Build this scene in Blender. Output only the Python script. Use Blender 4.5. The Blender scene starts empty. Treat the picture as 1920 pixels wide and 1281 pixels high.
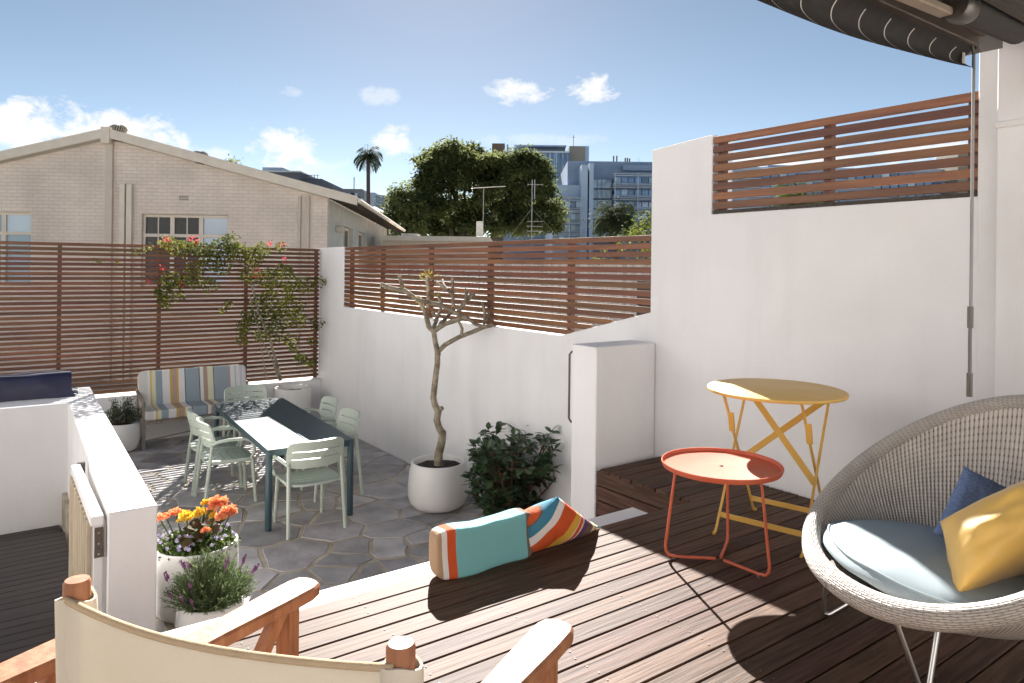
import bpy, bmesh, math, random
import numpy as np
from mathutils import Vector, Matrix, noise
rnd = random.Random(7)
D = bpy.data; SC = bpy.context.scene; COL = SC.collection
R_ = math.radians

# ------------------------------------------------------------------ camera, sky, sun, exposure
FPX, CX, CY, ROLL, H = 1325.0, 960.0, 501.0, 0.0115, 1.33
YAW = math.atan(955 / 1325.0)
fw = np.array([math.sin(YAW), math.cos(YAW), 0.0]); rt = np.array([math.cos(YAW), -math.sin(YAW), 0.0])
upv = np.array([0, 0, 1.0]); RX = rt * math.cos(ROLL) + upv * math.sin(ROLL); UX = -rt * math.sin(ROLL) + upv * math.cos(ROLL)
CAM = np.array([0, 0, H])
def ray(x, y): return fw + RX * ((x - CX) / FPX) - UX * ((y - CY) / FPX)
def onz(x, y, z): d = ray(x, y); return CAM + d * ((z - H) / d[2])
def onx(x, y, X): d = ray(x, y); return CAM + d * (X / d[0])
def ony(x, y, Y): d = ray(x, y); return CAM + d * (Y / d[1])
def atd(x, y, d): return CAM + ray(x, y) * d

cam = D.cameras.new('camera'); cob = D.objects.new('camera', cam); COL.objects.link(cob)
m = Matrix.Identity(4)
for i in range(3):
    m[i][0] = RX[i]; m[i][1] = UX[i]; m[i][2] = -fw[i]; m[i][3] = CAM[i]
cob.matrix_world = m
cam.sensor_width = 36; cam.lens = FPX / 1920 * 36; cam.shift_y = -(640.5 - CY) / 1920; cam.clip_end = 3000; cam.clip_start = 0.05
SC.camera = cob

SUNV = Vector((0.87, 1.51, 1.0)).normalized()
sun = D.lights.new('sun', 'SUN'); sun.energy = 5.0; sun.angle = R_(0.53); sun.color = (1, 0.955, 0.905)
so = D.objects.new('sun', sun); COL.objects.link(so); so.rotation_euler = SUNV.to_track_quat('Z', 'Y').to_euler(); so.location = (6, 12, 14)

SC.view_settings.view_transform = 'Standard'; SC.view_settings.look = 'None'; SC.view_settings.gamma = 1
SC.view_settings.exposure = 1.93
W = D.worlds.new('World'); SC.world = W; W.use_nodes = True
wt = W.node_tree; wt.nodes.clear()
def wn(t): return wt.nodes.new(t)
sky = wn('ShaderNodeTexSky'); sky.sky_type = 'NISHITA'; sky.sun_disc = False
sky.sun_elevation = math.asin(SUNV.z); sky.sun_rotation = math.atan2(SUNV.x, SUNV.y)
sky.air_density = 0.5; sky.dust_density = 0.045; sky.ozone_density = 3.0; sky.altitude = 0
bgs = wn('ShaderNodeBackground'); bgs.inputs[1].default_value = 0.05
tint = wn('ShaderNodeMix'); tint.data_type = 'RGBA'; tint.blend_type = 'MULTIPLY'; tint.inputs[0].default_value = 1.0; tint.inputs[7].default_value = (1.22, 0.98, 0.71, 1)
wt.links.new(sky.outputs[0], tint.inputs[6]); wt.links.new(tint.outputs[2], bgs.inputs[0])
# clouds: a direction-space mask broken up by noise
geo = wn('ShaderNodeTexCoord')
sep = wn('ShaderNodeSeparateXYZ'); wt.links.new(geo.outputs['Generated'], sep.inputs[0])
def wm(op, a, b=None, c=None, clamp=False):
    n = wn('ShaderNodeMath'); n.operation = op; n.use_clamp = clamp
    for i, v in enumerate((a, b, c)):
        if v is None: continue
        if isinstance(v, (int, float)): n.inputs[i].default_value = v
        else: wt.links.new(v, n.inputs[i])
    return n.outputs[0]
az = wm('ARCTAN2', sep.outputs[0], sep.outputs[1]); el = wm('ARCSINE', sep.outputs[2])
cmb = wn('ShaderNodeCombineXYZ'); wt.links.new(az, cmb.inputs[0]); wt.links.new(wm('MULTIPLY', el, 1.5), cmb.inputs[1])
nz = wn('ShaderNodeTexNoise'); nz.inputs['Scale'].default_value = 30; nz.inputs['Detail'].default_value = 12; nz.inputs['Roughness'].default_value = 0.66
nz.inputs['Distortion'].default_value = 0.35
wt.links.new(cmb.outputs[0], nz.inputs['Vector'])
nzb = wm('MULTIPLY', wm('SUBTRACT', nz.outputs[0], 0.5), 5.0)
tot = None
for (px, py, wx, wy, dens) in [(60, 250, 130, 52, 1.25), (230, 262, 100, 50, 1.25), (380, 305, 45, 30, 0.6), (535, 285, 62, 42, 0.95), (735, 265, 40, 32, 0.8),
                               (968, 174, 55, 24, 0.85), (1112, 168, 46, 27, 1.0), (712, 180, 38, 17, 0.4), (545, 172, 20, 8, 0.3), (1020, 262, 120, 12, 0.25), (580, 320, 60, 30, 0.4),
                               (1480, 300, 190, 22, 0.9), (1700, 285, 160, 20, 0.8), (-300, 240, 260, 60, 1.1), (2500, 250, 300, 70, 1.1)]:
    d = ray(px, py); d = d / np.linalg.norm(d)
    a0, e0 = math.atan2(d[0], d[1]), math.asin(d[2])
    q = wm('ADD', wm('POWER', wm('ABSOLUTE', wm('MULTIPLY', wm('SUBTRACT', az, a0), FPX / wx)), 2), wm('POWER', wm('ABSOLUTE', wm('MULTIPLY', wm('SUBTRACT', el, e0), FPX / wy)), 2))
    mk = wm('MULTIPLY', wm('SUBTRACT', wm('ADD', 1.1, nzb), q), 0.95, clamp=True)
    mk = wm('MULTIPLY', mk, min(1.0, dens))
    tot = mk if tot is None else wm('MAXIMUM', tot, mk)
bgc = wn('ShaderNodeBackground'); bgc.inputs[0].default_value = (1, 0.985, 0.96, 1); bgc.inputs[1].default_value = 0.3
mx = wn('ShaderNodeMixShader'); wt.links.new(wm('MULTIPLY', tot, 0.93, clamp=True), mx.inputs[0]); wt.links.new(bgs.outputs[0], mx.inputs[1]); wt.links.new(bgc.outputs[0], mx.inputs[2])
wo = wn('ShaderNodeOutputWorld'); wt.links.new(mx.outputs[0], wo.inputs[0])

# ------------------------------------------------------------------ materials
MATS = {}
def mat(name, col, rough=0.6, col2=None, nscale=6.0, nvec=(1, 1, 1), bump=0.0, bscale=None, var=0.0, hue=0.0, metal=0.0, spec=0.5, coat=0.0, detail=5, contrast=(0.35, 0.65), transl=0.0, sheen=0.0, streak=0.0):
    if name in MATS: return MATS[name]
    M = D.materials.new(name); M.use_nodes = True; t = M.node_tree; b = t.nodes['Principled BSDF']
    L = t.links.new
    b.inputs['Roughness'].default_value = rough; b.inputs['Metallic'].default_value = metal; b.inputs['Specular IOR Level'].default_value = spec
    b.inputs['Coat Weight'].default_value = coat; b.inputs['Sheen Weight'].default_value = sheen
    tc = t.nodes.new('ShaderNodeTexCoord'); oi = t.nodes.new('ShaderNodeObjectInfo')
    mp = t.nodes.new('ShaderNodeMapping'); mp.inputs['Scale'].default_value = nvec
    ad = t.nodes.new('ShaderNodeVectorMath'); ad.operation = 'MULTIPLY_ADD'
    L(oi.outputs['Random'], ad.inputs[0]); ad.inputs[1].default_value = (17.3, 9.1, 13.7); L(tc.outputs['Object'], ad.inputs[2])
    L(ad.outputs[0], mp.inputs[0])
    n = t.nodes.new('ShaderNodeTexNoise'); n.inputs['Scale'].default_value = nscale; n.inputs['Detail'].default_value = detail; L(mp.outputs[0], n.inputs['Vector'])
    rp = t.nodes.new('ShaderNodeValToRGB'); rp.color_ramp.elements[0].position = contrast[0]; rp.color_ramp.elements[1].position = contrast[1]
    c2 = col2 or tuple(c * 0.85 for c in col)
    rp.color_ramp.elements[0].color = (*c2, 1); rp.color_ramp.elements[1].color = (*col, 1); L(n.outputs[0], rp.inputs[0])
    out = rp.outputs[0]
    if var or hue:
        hs = t.nodes.new('ShaderNodeHueSaturation'); mr = t.nodes.new('ShaderNodeMapRange'); L(oi.outputs['Random'], mr.inputs[0])
        mr.inputs[3].default_value = 1 - var; mr.inputs[4].default_value = 1 + var; L(mr.outputs[0], hs.inputs['Value'])
        if hue:
            mh = t.nodes.new('ShaderNodeMapRange'); fr = t.nodes.new('ShaderNodeMath'); fr.operation = 'FRACT'; mu = t.nodes.new('ShaderNodeMath'); mu.operation = 'MULTIPLY'
            mu.inputs[1].default_value = 7.77; L(oi.outputs['Random'], mu.inputs[0]); L(mu.outputs[0], fr.inputs[0]); L(fr.outputs[0], mh.inputs[0])
            mh.inputs[3].default_value = 0.5 - hue; mh.inputs[4].default_value = 0.5 + hue; L(mh.outputs[0], hs.inputs['Hue'])
        L(out, hs.inputs['Color']); out = hs.outputs[0]
    if streak:
        sm = t.nodes.new('ShaderNodeMapping'); sm.inputs['Scale'].default_value = (2.6, 2.6, 0.4); L(tc.outputs['Object'], sm.inputs[0])
        sn = t.nodes.new('ShaderNodeTexNoise'); sn.inputs['Scale'].default_value = 1.6; sn.inputs['Detail'].default_value = 8; sn.inputs['Roughness'].default_value = 0.65; L(sm.outputs[0], sn.inputs['Vector'])
        sr = t.nodes.new('ShaderNodeMapRange'); sr.inputs[1].default_value = 0.5; sr.inputs[2].default_value = 0.75; sr.inputs[3].default_value = 1.0; sr.inputs[4].default_value = 1 - streak; L(sn.outputs[0], sr.inputs[0])
        sh2 = t.nodes.new('ShaderNodeHueSaturation'); L(sr.outputs[0], sh2.inputs['Value']); L(out, sh2.inputs['Color']); out = sh2.outputs[0]
    L(out, b.inputs['Base Color'])
    if bump:
        bm = t.nodes.new('ShaderNodeBump'); bm.inputs['Strength'].default_value = bump; bm.inputs['Distance'].default_value = 0.01
        if bscale:
            n2 = t.nodes.new('ShaderNodeTexNoise'); n2.inputs['Scale'].default_value = bscale; n2.inputs['Detail'].default_value = 6; L(mp.outputs[0], n2.inputs['Vector']); L(n2.outputs[0], bm.inputs['Height'])
        else: L(n.outputs[0], bm.inputs['Height'])
        L(bm.outputs[0], b.inputs['Normal'])
    if transl:
        tr = t.nodes.new('ShaderNodeBsdfTranslucent'); L(out, tr.inputs[0]); ms = t.nodes.new('ShaderNodeMixShader'); ms.inputs[0].default_value = transl
        o = t.nodes['Material Output']; L(b.outputs[0], ms.inputs[1]); L(tr.outputs[0], ms.inputs[2]); L(ms.outputs[0], o.inputs[0])
    MATS[name] = M; return M

def ramp_mat(name, axis, stops, lo, hi, rough=0.85, bump=0.15, bscale=120, angle=0.0):
    """stripes: constant ramp along one object axis (optionally turned about z)"""
    M = D.materials.new(name); M.use_nodes = True; t = M.node_tree; b = t.nodes['Principled BSDF']; L = t.links.new
    b.inputs['Roughness'].default_value = rough; b.inputs['Specular IOR Level'].default_value = 0.2
    tc = t.nodes.new('ShaderNodeTexCoord'); mp = t.nodes.new('ShaderNodeMapping'); mp.inputs['Rotation'].default_value = angle if isinstance(angle, tuple) else (0, 0, angle)
    L(tc.outputs['Object'], mp.inputs[0]); sp = t.nodes.new('ShaderNodeSeparateXYZ'); L(mp.outputs[0], sp.inputs[0])
    mr = t.nodes.new('ShaderNodeMapRange'); L(sp.outputs[axis], mr.inputs[0]); mr.inputs[1].default_value = lo; mr.inputs[2].default_value = hi
    rp = t.nodes.new('ShaderNodeValToRGB'); rp.color_ramp.interpolation = 'CONSTANT'; e = rp.color_ramp.elements
    e[0].position = 0; e[0].color = (*stops[0][1], 1); e[1].position = stops[1][0]; e[1].color = (*stops[1][1], 1)
    for p, c in stops[2:]:
        k = e.new(p); k.color = (*c, 1)
    L(mr.outputs[0], rp.inputs[0]); L(rp.outputs[0], b.inputs['Base Color'])
    n = t.nodes.new('ShaderNodeTexNoise'); n.inputs['Scale'].default_value = bscale; L(tc.outputs['Object'], n.inputs['Vector'])
    n2 = t.nodes.new('ShaderNodeTexNoise'); n2.inputs['Scale'].default_value = 9; L(tc.outputs['Object'], n2.inputs['Vector'])
    s = t.nodes.new('ShaderNodeMath'); s.operation = 'MULTIPLY_ADD'; s.inputs[1].default_value = 3.0; L(n2.outputs[0], s.inputs[0]); L(n.outputs[0], s.inputs[2])
    bm = t.nodes.new('ShaderNodeBump'); bm.inputs['Strength'].default_value = bump; bm.inputs['Distance'].default_value = 0.006; L(s.outputs[0], bm.inputs['Height']); L(bm.outputs[0], b.inputs['Normal'])
    MATS[name] = M; return M

WHITE = mat('white_render', (0.855, 0.845, 0.84), 0.85, (0.795, 0.78, 0.77), 1.1, bump=0.22, bscale=22, spec=0.2, detail=9, streak=0.055)
WHITE2 = mat('house_paint', (0.78, 0.765, 0.75), 0.7, (0.72, 0.7, 0.68), 2.0, bump=0.15, bscale=40, spec=0.25, streak=0.1)
DECK = mat('deck_timber', (0.115, 0.063, 0.041), 0.66, (0.057, 0.03, 0.019), 7, (0.5, 9, 9), bump=0.35, var=0.3, hue=0.014, spec=0.2, detail=8)
DECKY = mat('deck_timber_cladding', (0.115, 0.063, 0.041), 0.66, (0.057, 0.03, 0.019), 7, (9, 0.5, 9), bump=0.3, var=0.25, hue=0.014, spec=0.2, detail=8)
DKDECK = mat('dark_composite', (0.055, 0.043, 0.038), 0.6, (0.038, 0.03, 0.027), 10, (0.6, 8, 8), bump=0.2, var=0.15)
SLAT = mat('oiled_slat_timber', (0.24, 0.092, 0.036), 0.5, (0.14, 0.05, 0.021), 4, (8, .4, 8), bump=0.15, var=0.3, hue=0.015, detail=6)
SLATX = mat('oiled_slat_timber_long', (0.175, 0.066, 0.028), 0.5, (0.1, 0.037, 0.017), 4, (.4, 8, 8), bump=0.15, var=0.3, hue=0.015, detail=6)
POST = mat('fence_post_timber', (0.14, 0.055, 0.035), 0.55, (0.09, 0.038, 0.026), 6, (6, 6, 1), bump=0.15)
STONE = mat('slate_paving', (0.52, 0.495, 0.495), 0.6, (0.3, 0.28, 0.28), 4.0, bump=0.7, bscale=13, var=0.3, hue=0.05, detail=10, contrast=(.3, .68))
MORTAR = mat('paving_mortar', (0.6, 0.53, 0.43), 0.9, (0.34, 0.28, 0.2), 3.5, bump=0.5, bscale=60, detail=8)
GREENP = mat('pale_green_plastic', (0.5, 0.56, 0.48), 0.42, (0.48, 0.54, 0.465), 3)
TEAL = mat('dark_teal_metal', (0.04, 0.078, 0.095), 0.4, (0.034, 0.068, 0.084), 5, spec=0.5, bump=0.03, bscale=300)
POTW = mat('white_pot_glaze', (0.82, 0.81, 0.78), 0.42, (0.77, 0.755, 0.72), 2.5, bump=0.03, bscale=40)
SOIL = mat('potting_soil', (0.035, 0.025, 0.02), 0.95, (0.015, 0.011, 0.009), 40, bump=0.8, bscale=70)
ORANGE = mat('orange_powder_coat', (0.64, 0.14, 0.065), 0.48, (0.56, 0.1, 0.045), 6, bump=0.06, bscale=60, detail=9, contrast=(.3, .6))
YELLOW = mat('yellow_powder_coat', (0.72, 0.44, 0.1), 0.45, (0.65, 0.375, 0.07), 5, bump=0.06, bscale=60, detail=9, contrast=(.3, .6))
STEEL = mat('brushed_steel', (0.62, 0.6, 0.57), 0.28, metal=1.0)
DKMET = mat('dark_bronze_metal', (0.15, 0.135, 0.12), 0.4, metal=0.8)
CANVAS = mat('natural_canvas', (0.72, 0.655, 0.55), 0.92, (0.67, 0.6, 0.49), 3, bump=0.18, bscale=420, spec=0.1, transl=0.18)
CANVASB = mat('canvas_binding', (0.5, 0.38, 0.25), 0.92, (0.46, 0.345, 0.22), 30, bump=0.2, bscale=400, spec=0.1)
TEAK = mat('oiled_teak', (0.37, 0.16, 0.075), 0.55, (0.25, 0.095, 0.042), 5, (10, 10, 1.2), bump=0.15, detail=7, spec=0.3)
CUSH = mat('blue_grey_canvas', (0.36, 0.425, 0.45), 0.9, (0.34, 0.4, 0.425), 4, bump=0.2, bscale=350, spec=0.15)
YPIL = mat('yellow_satin', (0.8, 0.5, 0.12), 0.5, (0.76, 0.455, 0.1), 5, bump=0.1, bscale=14, sheen=0.3)
NAVY = mat('navy_cover_vinyl', (0.02, 0.022, 0.06), 0.5, (0.016, 0.017, 0.045), 4, bump=0.25, bscale=8)
AWN = mat('charcoal_awning_canvas', (0.045, 0.04, 0.037), 0.9, (0.038, 0.034, 0.031), 20, bump=0.2, bscale=300)
WSTR = mat('white_stripe', (0.7, 0.66, 0.6), 0.9)
BROWNM = mat('brown_aluminium', (0.16, 0.125, 0.1), 0.45, metal=0.3)
BEAM = mat('old_dark_timber', (0.075, 0.06, 0.048), 0.8, (0.04, 0.032, 0.026), 6, (1, 8, 8), bump=0.4)
BARKF = mat('frangipani_bark', (0.4, 0.345, 0.255), 0.85, (0.17, 0.135, 0.09), 16, bump=0.8, bscale=30, detail=8)
BARK = mat('tree_bark', (0.12, 0.085, 0.06), 0.9, (0.06, 0.045, 0.035), 5, (4, 4, 1), bump=0.5)
LEAFD = mat('camellia_leaf', (0.085, 0.135, 0.06), 0.36, (0.04, 0.072, 0.036), 9, transl=0.2)
LEAFB = mat('bougainvillea_leaf', (0.24, 0.24, 0.05), 0.7, (0.09, 0.11, 0.028), 2.2, transl=0.45, spec=0.15)
LEAFT = mat('fig_tree_leaf', (0.2, 0.22, 0.085), 0.7, (0.09, 0.115, 0.045), 0.45, transl=0.55, spec=0.15)
LEAFP = mat('palm_leaf', (0.09, 0.11, 0.05), 0.8, (0.045, 0.06, 0.03), 2, transl=0.3, spec=0.1)
LEAFL = mat('lavender_leaf', (0.22, 0.28, 0.13), 0.8, (0.11, 0.15, 0.07), 20, transl=0.35, spec=0.15)
LEAFF = mat('bedding_leaf', (0.12, 0.17, 0.035), 0.7, (0.04, 0.07, 0.018), 12, transl=0.35, spec=0.2)
LEAFH = mat('hedge_leaf', (0.2, 0.22, 0.04), 0.8, (0.08, 0.11, 0.02), 3, transl=0.4, spec=0.1)
BPINK = mat('pink_bract', (0.8, 0.13, 0.17), 0.7, (0.72, 0.1, 0.1), 20, transl=0.4)
BORNG = mat('orange_petal', (0.9, 0.45, 0.22), 0.75, (0.85, 0.27, 0.12), 30, transl=0.35)
BYEL = mat('yellow_petal', (0.85, 0.62, 0.07), 0.6, (0.8, 0.5, 0.05), 30, transl=0.35)
BLILAC = mat('lilac_petal', (0.68, 0.65, 0.78), 0.75, (0.36, 0.29, 0.55), 30, transl=0.3)
BLAV = mat('lavender_bloom', (0.34, 0.1, 0.3), 0.7, (0.06, 0.03, 0.06), 45)
RENDB = mat('cream_trim_paint', (0.6, 0.52, 0.44), 0.7, (0.54, 0.465, 0.385), 4, bump=0.1)
TRIMC = mat('pale_trim_paint', (0.7, 0.62, 0.52), 0.6, (0.64, 0.56, 0.47), 4)
ROOFM = mat('corrugated_roof', (0.5, 0.44, 0.37), 0.5, (0.42, 0.365, 0.3), 3)
GLASSD = mat('dark_window_glass', (0.02, 0.023, 0.026), 0.1, (0.012, 0.014, 0.016), 2, spec=0.3)
GLASSB = mat('blue_office_glass', (0.2, 0.32, 0.5), 0.12, (0.1, 0.16, 0.28), 0.25, var=0.45, spec=0.9, detail=1)
GLASSW = mat('bright_office_glass', (0.5, 0.58, 0.66), 0.12, (0.25, 0.33, 0.42), 0.5, var=0.3, spec=0.9, detail=1)
CLAD = mat('slate_blue_cladding', (0.25, 0.32, 0.44), 0.6, (0.225, 0.29, 0.4), 0.3)
CLADL = mat('pale_blue_cladding', (0.45, 0.53, 0.67), 0.55, (0.41, 0.49, 0.61), 0.3)
CLADW = mat('white_metal_louvre', (0.6, 0.64, 0.7), 0.5)
BEIGE = mat('beige_cladding', (0.3, 0.26, 0.21), 0.7)
BROWNC = mat('brown_cladding', (0.15, 0.1, 0.07), 0.7)
TILER = mat('terracotta_tiles', (0.32, 0.1, 0.06), 0.7, (0.22, 0.07, 0.045), 3)
GROUND = mat('ground_mixed', (0.34, 0.32, 0.285), 1.0, (0.25, 0.245, 0.2), 0.08, spec=0.0)
PALING = mat('weathered_paling', (0.5, 0.46, 0.43), 0.85, (0.38, 0.345, 0.32), 6, (6, 6, 0.6), var=0.2)
BLACKT = mat('black_stained_timber', (0.03, 0.022, 0.018), 0.7)

def brick_mat():
    M = D.materials.new('painted_brick'); M.use_nodes = True; t = M.node_tree; b = t.nodes['Principled BSDF']; L = t.links.new
    b.inputs['Roughness'].default_value = 0.75
    tc = t.nodes.new('ShaderNodeTexCoord'); sp = t.nodes.new('ShaderNodeSeparateXYZ'); L(tc.outputs['Object'], sp.inputs[0])
    ad = t.nodes.new('ShaderNodeMath'); L(sp.outputs[0], ad.inputs[0]); L(sp.outputs[1], ad.inputs[1])
    cb = t.nodes.new('ShaderNodeCombineXYZ'); L(ad.outputs[0], cb.inputs[0]); L(sp.outputs[2], cb.inputs[1])
    bk = t.nodes.new('ShaderNodeTexBrick'); L(cb.outputs[0], bk.inputs[0]); bk.inputs['Scale'].default_value = 1.0
    bk.inputs['Brick Width'].default_value = 0.24; bk.inputs['Row Height'].default_value = 0.086; bk.inputs['Mortar Size'].default_value = 0.006; bk.inputs['Mortar Smooth'].default_value = 0.3
    bk.inputs['Color1'].default_value = (0.74, 0.635, 0.55, 1); bk.inputs['Color2'].default_value = (0.71, 0.605, 0.52, 1); bk.inputs['Mortar'].default_value = (0.61, 0.515, 0.44, 1)
    n = t.nodes.new('ShaderNodeTexNoise'); n.inputs['Scale'].default_value = 1.1; n.inputs['Detail'].default_value = 8; L(cb.outputs[0], n.inputs[0])
    mr = t.nodes.new('ShaderNodeMapRange'); L(n.outputs[0], mr.inputs[0]); mr.inputs[1].default_value = 0.3; mr.inputs[2].default_value = 0.7; mr.inputs[3].default_value = 0.84; mr.inputs[4].default_value = 1.08
    hs = t.nodes.new('ShaderNodeHueSaturation'); L(bk.outputs[0], hs.inputs['Color']); L(mr.outputs[0], hs.inputs['Value']); L(hs.outputs[0], b.inputs['Base Color'])
    bm = t.nodes.new('ShaderNodeBump'); bm.invert = True; bm.inputs['Strength'].default_value = 0.7; bm.inputs['Distance'].default_value = 0.012; L(bk.outputs['Fac'], bm.inputs['Height']); L(bm.outputs[0], b.inputs['Normal'])
    return M
BRICK = brick_mat()

def wicker_mat(nm, shift, ku, kv):
    M = D.materials.new(nm); M.use_nodes = True; t = M.node_tree; b = t.nodes['Principled BSDF']; L = t.links.new
    b.inputs['Roughness'].default_value = 0.6
    uv = t.nodes.new('ShaderNodeUVMap'); sp = t.nodes.new('ShaderNodeSeparateXYZ'); L(uv.outputs[0], sp.inputs[0])
    def mth(op, a, c=None):
        n = t.nodes.new('ShaderNodeMath'); n.operation = op
        for i, v in enumerate((a, c)):
            if v is None: continue
            if isinstance(v, (int, float)): n.inputs[i].default_value = v
            else: L(v, n.inputs[i])
        return n.outputs[0]
    u, v = sp.outputs[0], sp.outputs[1]
    col = mth('FLOOR', u); par = mth('MULTIPLY', mth('MODULO', col, 2), math.pi)
    su = mth('ABSOLUTE', mth('SINE', mth('MULTIPLY', u, math.pi)))                     # ribs
    sv = mth('ABSOLUTE', mth('SINE', mth('ADD', mth('MULTIPLY', v, math.pi), mth('MULTIPLY', par, shift))))
    hgt = mth('ADD', mth('MULTIPLY', su, ku), mth('MULTIPLY', mth('POWER', sv, 0.6), kv))
    nz_ = t.nodes.new('ShaderNodeTexNoise'); nz_.inputs['Scale'].default_value = 14; tc = t.nodes.new('ShaderNodeTexCoord'); L(tc.outputs['Object'], nz_.inputs[0])
    rp = t.nodes.new('ShaderNodeValToRGB'); e = rp.color_ramp.elements; e[0].position = 0.12; e[0].color = (0.1, 0.08, 0.065, 1); e[1].position = 0.75; e[1].color = (0.6, 0.535, 0.47, 1)
    L(hgt, rp.inputs[0])
    mr = t.nodes.new('ShaderNodeMapRange'); L(nz_.outputs[0], mr.inputs[0]); mr.inputs[3].default_value = 0.8; mr.inputs[4].default_value = 1.2
    hs = t.nodes.new('ShaderNodeHueSaturation'); L(rp.outputs[0], hs.inputs['Color']); L(mr.outputs[0], hs.inputs['Value']); L(hs.outputs[0], b.inputs['Base Color'])
    bm = t.nodes.new('ShaderNodeBump'); bm.inputs['Strength'].default_value = 0.9; bm.inputs['Distance'].default_value = 0.006; L(hgt, bm.inputs['Height']); L(bm.outputs[0], b.inputs['Normal'])
    return M
WICK = wicker_mat('woven_wicker', 0.0, .72, .34); WICKR = wicker_mat('woven_wicker_rim', 0.5, .5, .6)

# ------------------------------------------------------------------ mesh helpers
class G:
    def __init__(s): s.v = []; s.f = []; s.uv = None
    def add(s, v, f):
        o = len(s.v); s.v += [tuple(map(float, p)) for p in v]; s.f += [tuple(i + o for i in q) for q in f]; return s
    def box(s, x0, x1, y0, y1, z0, z1):
        return s.add([(x0, y0, z0), (x1, y0, z0), (x1, y1, z0), (x0, y1, z0), (x0, y0, z1), (x1, y0, z1), (x1, y1, z1), (x0, y1, z1)],
                     [(0, 3, 2, 1), (4, 5, 6, 7), (0, 1, 5, 4), (1, 2, 6, 5), (2, 3, 7, 6), (3, 0, 4, 7)])
    def bar(s, a, b, w, h, up=(0, 0, 1)):
        a = Vector(a); b = Vector(b); d = (b - a).normalized(); u = Vector(up); x = d.cross(u)
        if x.length < 1e-4: x = d.cross(Vector((0, 1, 0)))
        x.normalize(); y = x.cross(d); V = []
        for p in (a, b):
            for i, j in ((-1, -1), (1, -1), (1, 1), (-1, 1)): V.append(p + x * (i * w / 2) + y * (j * h / 2))
        return s.add(V, [(0, 1, 2, 3), (7, 6, 5, 4), (0, 4, 5, 1), (1, 5, 6, 2), (2, 6, 7, 3), (3, 7, 4, 0)])
    def tube(s, pts, r, n=8, closed=False, cap=True):
        P = [Vector(p) for p in pts]; N = len(P); rs = r if isinstance(r, (list, tuple)) else [r] * N
        V = []; ref = None
        for i in range(N):
            if closed: d = P[(i + 1) % N] - P[i - 1]
            else: d = P[min(i + 1, N - 1)] - P[max(i - 1, 0)]
            d.normalize()
            if ref is None: ref = d.orthogonal().normalized()
            x = ref - d * ref.dot(d)
            if x.length < 1e-5: x = d.orthogonal()
            x.normalize(); ref = x; y = d.cross(x)
            for k in range(n):
                a = 2 * math.pi * k / n; V.append(P[i] + (x * math.cos(a) + y * math.sin(a)) * rs[i])
        F = []
        for i in range(N if closed else N - 1):
            j = (i + 1) % N
            for k in range(n): F.append((i * n + k, i * n + (k + 1) % n, j * n + (k + 1) % n, j * n + k))
        if cap and not closed: F.append(tuple(range(n - 1, -1, -1))); F.append(tuple((N - 1) * n + k for k in range(n)))
        return s.add(V, F)
    def lathe(s, prof, n=32, c=(0, 0, 0)):
        V = []; F = []
        for (r, z) in prof:
            for k in range(n):
                a = 2 * math.pi * k / n; V.append((c[0] + r * math.cos(a), c[1] + r * math.sin(a), c[2] + z))
        for i in range(len(prof) - 1):
            for k in range(n): F.append((i * n + k, i * n + (k + 1) % n, (i + 1) * n + (k + 1) % n, (i + 1) * n + k))
        if prof[0][0] > 1e-6: F.append(tuple(range(n - 1, -1, -1)))
        if prof[-1][0] > 1e-6: F.append(tuple((len(prof) - 1) * n + k for k in range(n)))
        return s.add(V, F)
    def prism(s, poly, a0, a1, axis):
        """2-D polygon (list of pairs) swept along an axis (0 x, 1 y, 2 z)"""
        n = len(poly); V = []
        for a in (a0, a1):
            for p, q in poly: V.append({0: (a, p, q), 1: (p, a, q), 2: (p, q, a)}[axis])
        return s.add(V, [tuple(range(n)), tuple(range(2 * n - 1, n - 1, -1))] + [(i, i + n, (i + 1) % n + n, (i + 1) % n) for i in range(n)])
    def leaf(s, p, d, n, l, w, fold=0.25):
        p = Vector(p); d = Vector(d).normalized(); sd = d.cross(Vector(n))
        if sd.length < 1e-4: sd = d.orthogonal()
        sd.normalize(); up = sd.cross(d)
        V = [p, p + d * l * 0.45 + sd * w / 2 + up * fold * w, p + d * l, p + d * l * 0.45 - sd * w / 2 + up * fold * w, p + d * l * 0.5]
        return s.add(V, [(0, 4, 1), (4, 2, 1), (0, 3, 4), (4, 3, 2)])
    def oval(s, p, d, n, l, w, fold=0.16, curl=0.12):
        p = Vector(p); d = Vector(d).normalized(); sd = d.cross(Vector(n))
        if sd.length < 1e-4: sd = d.orthogonal()
        sd.normalize(); up = sd.cross(d); V = [p]
        for t, k in ((.22, .62), (.5, 1.0), (.8, .66)):
            c = p + d * l * t - up * curl * l * t * t
            V += [c - sd * w / 2 * k + up * fold * w * k, c, c + sd * w / 2 * k + up * fold * w * k]
        V.append(p + d * l - up * curl * l)
        return s.add(V, [(0, 2, 1), (0, 3, 2), (1, 2, 5, 4), (2, 3, 6, 5), (4, 5, 8, 7), (5, 6, 9, 8), (7, 8, 10), (8, 9, 10)])
    def quad(s, p, d, sd, l, w):
        p = Vector(p); return s.add([p - sd * w / 2, p + sd * w / 2, p + d * l + sd * w / 2 * 0.6, p + d * l - sd * w / 2 * 0.6], [(0, 1, 2, 3)])

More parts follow.
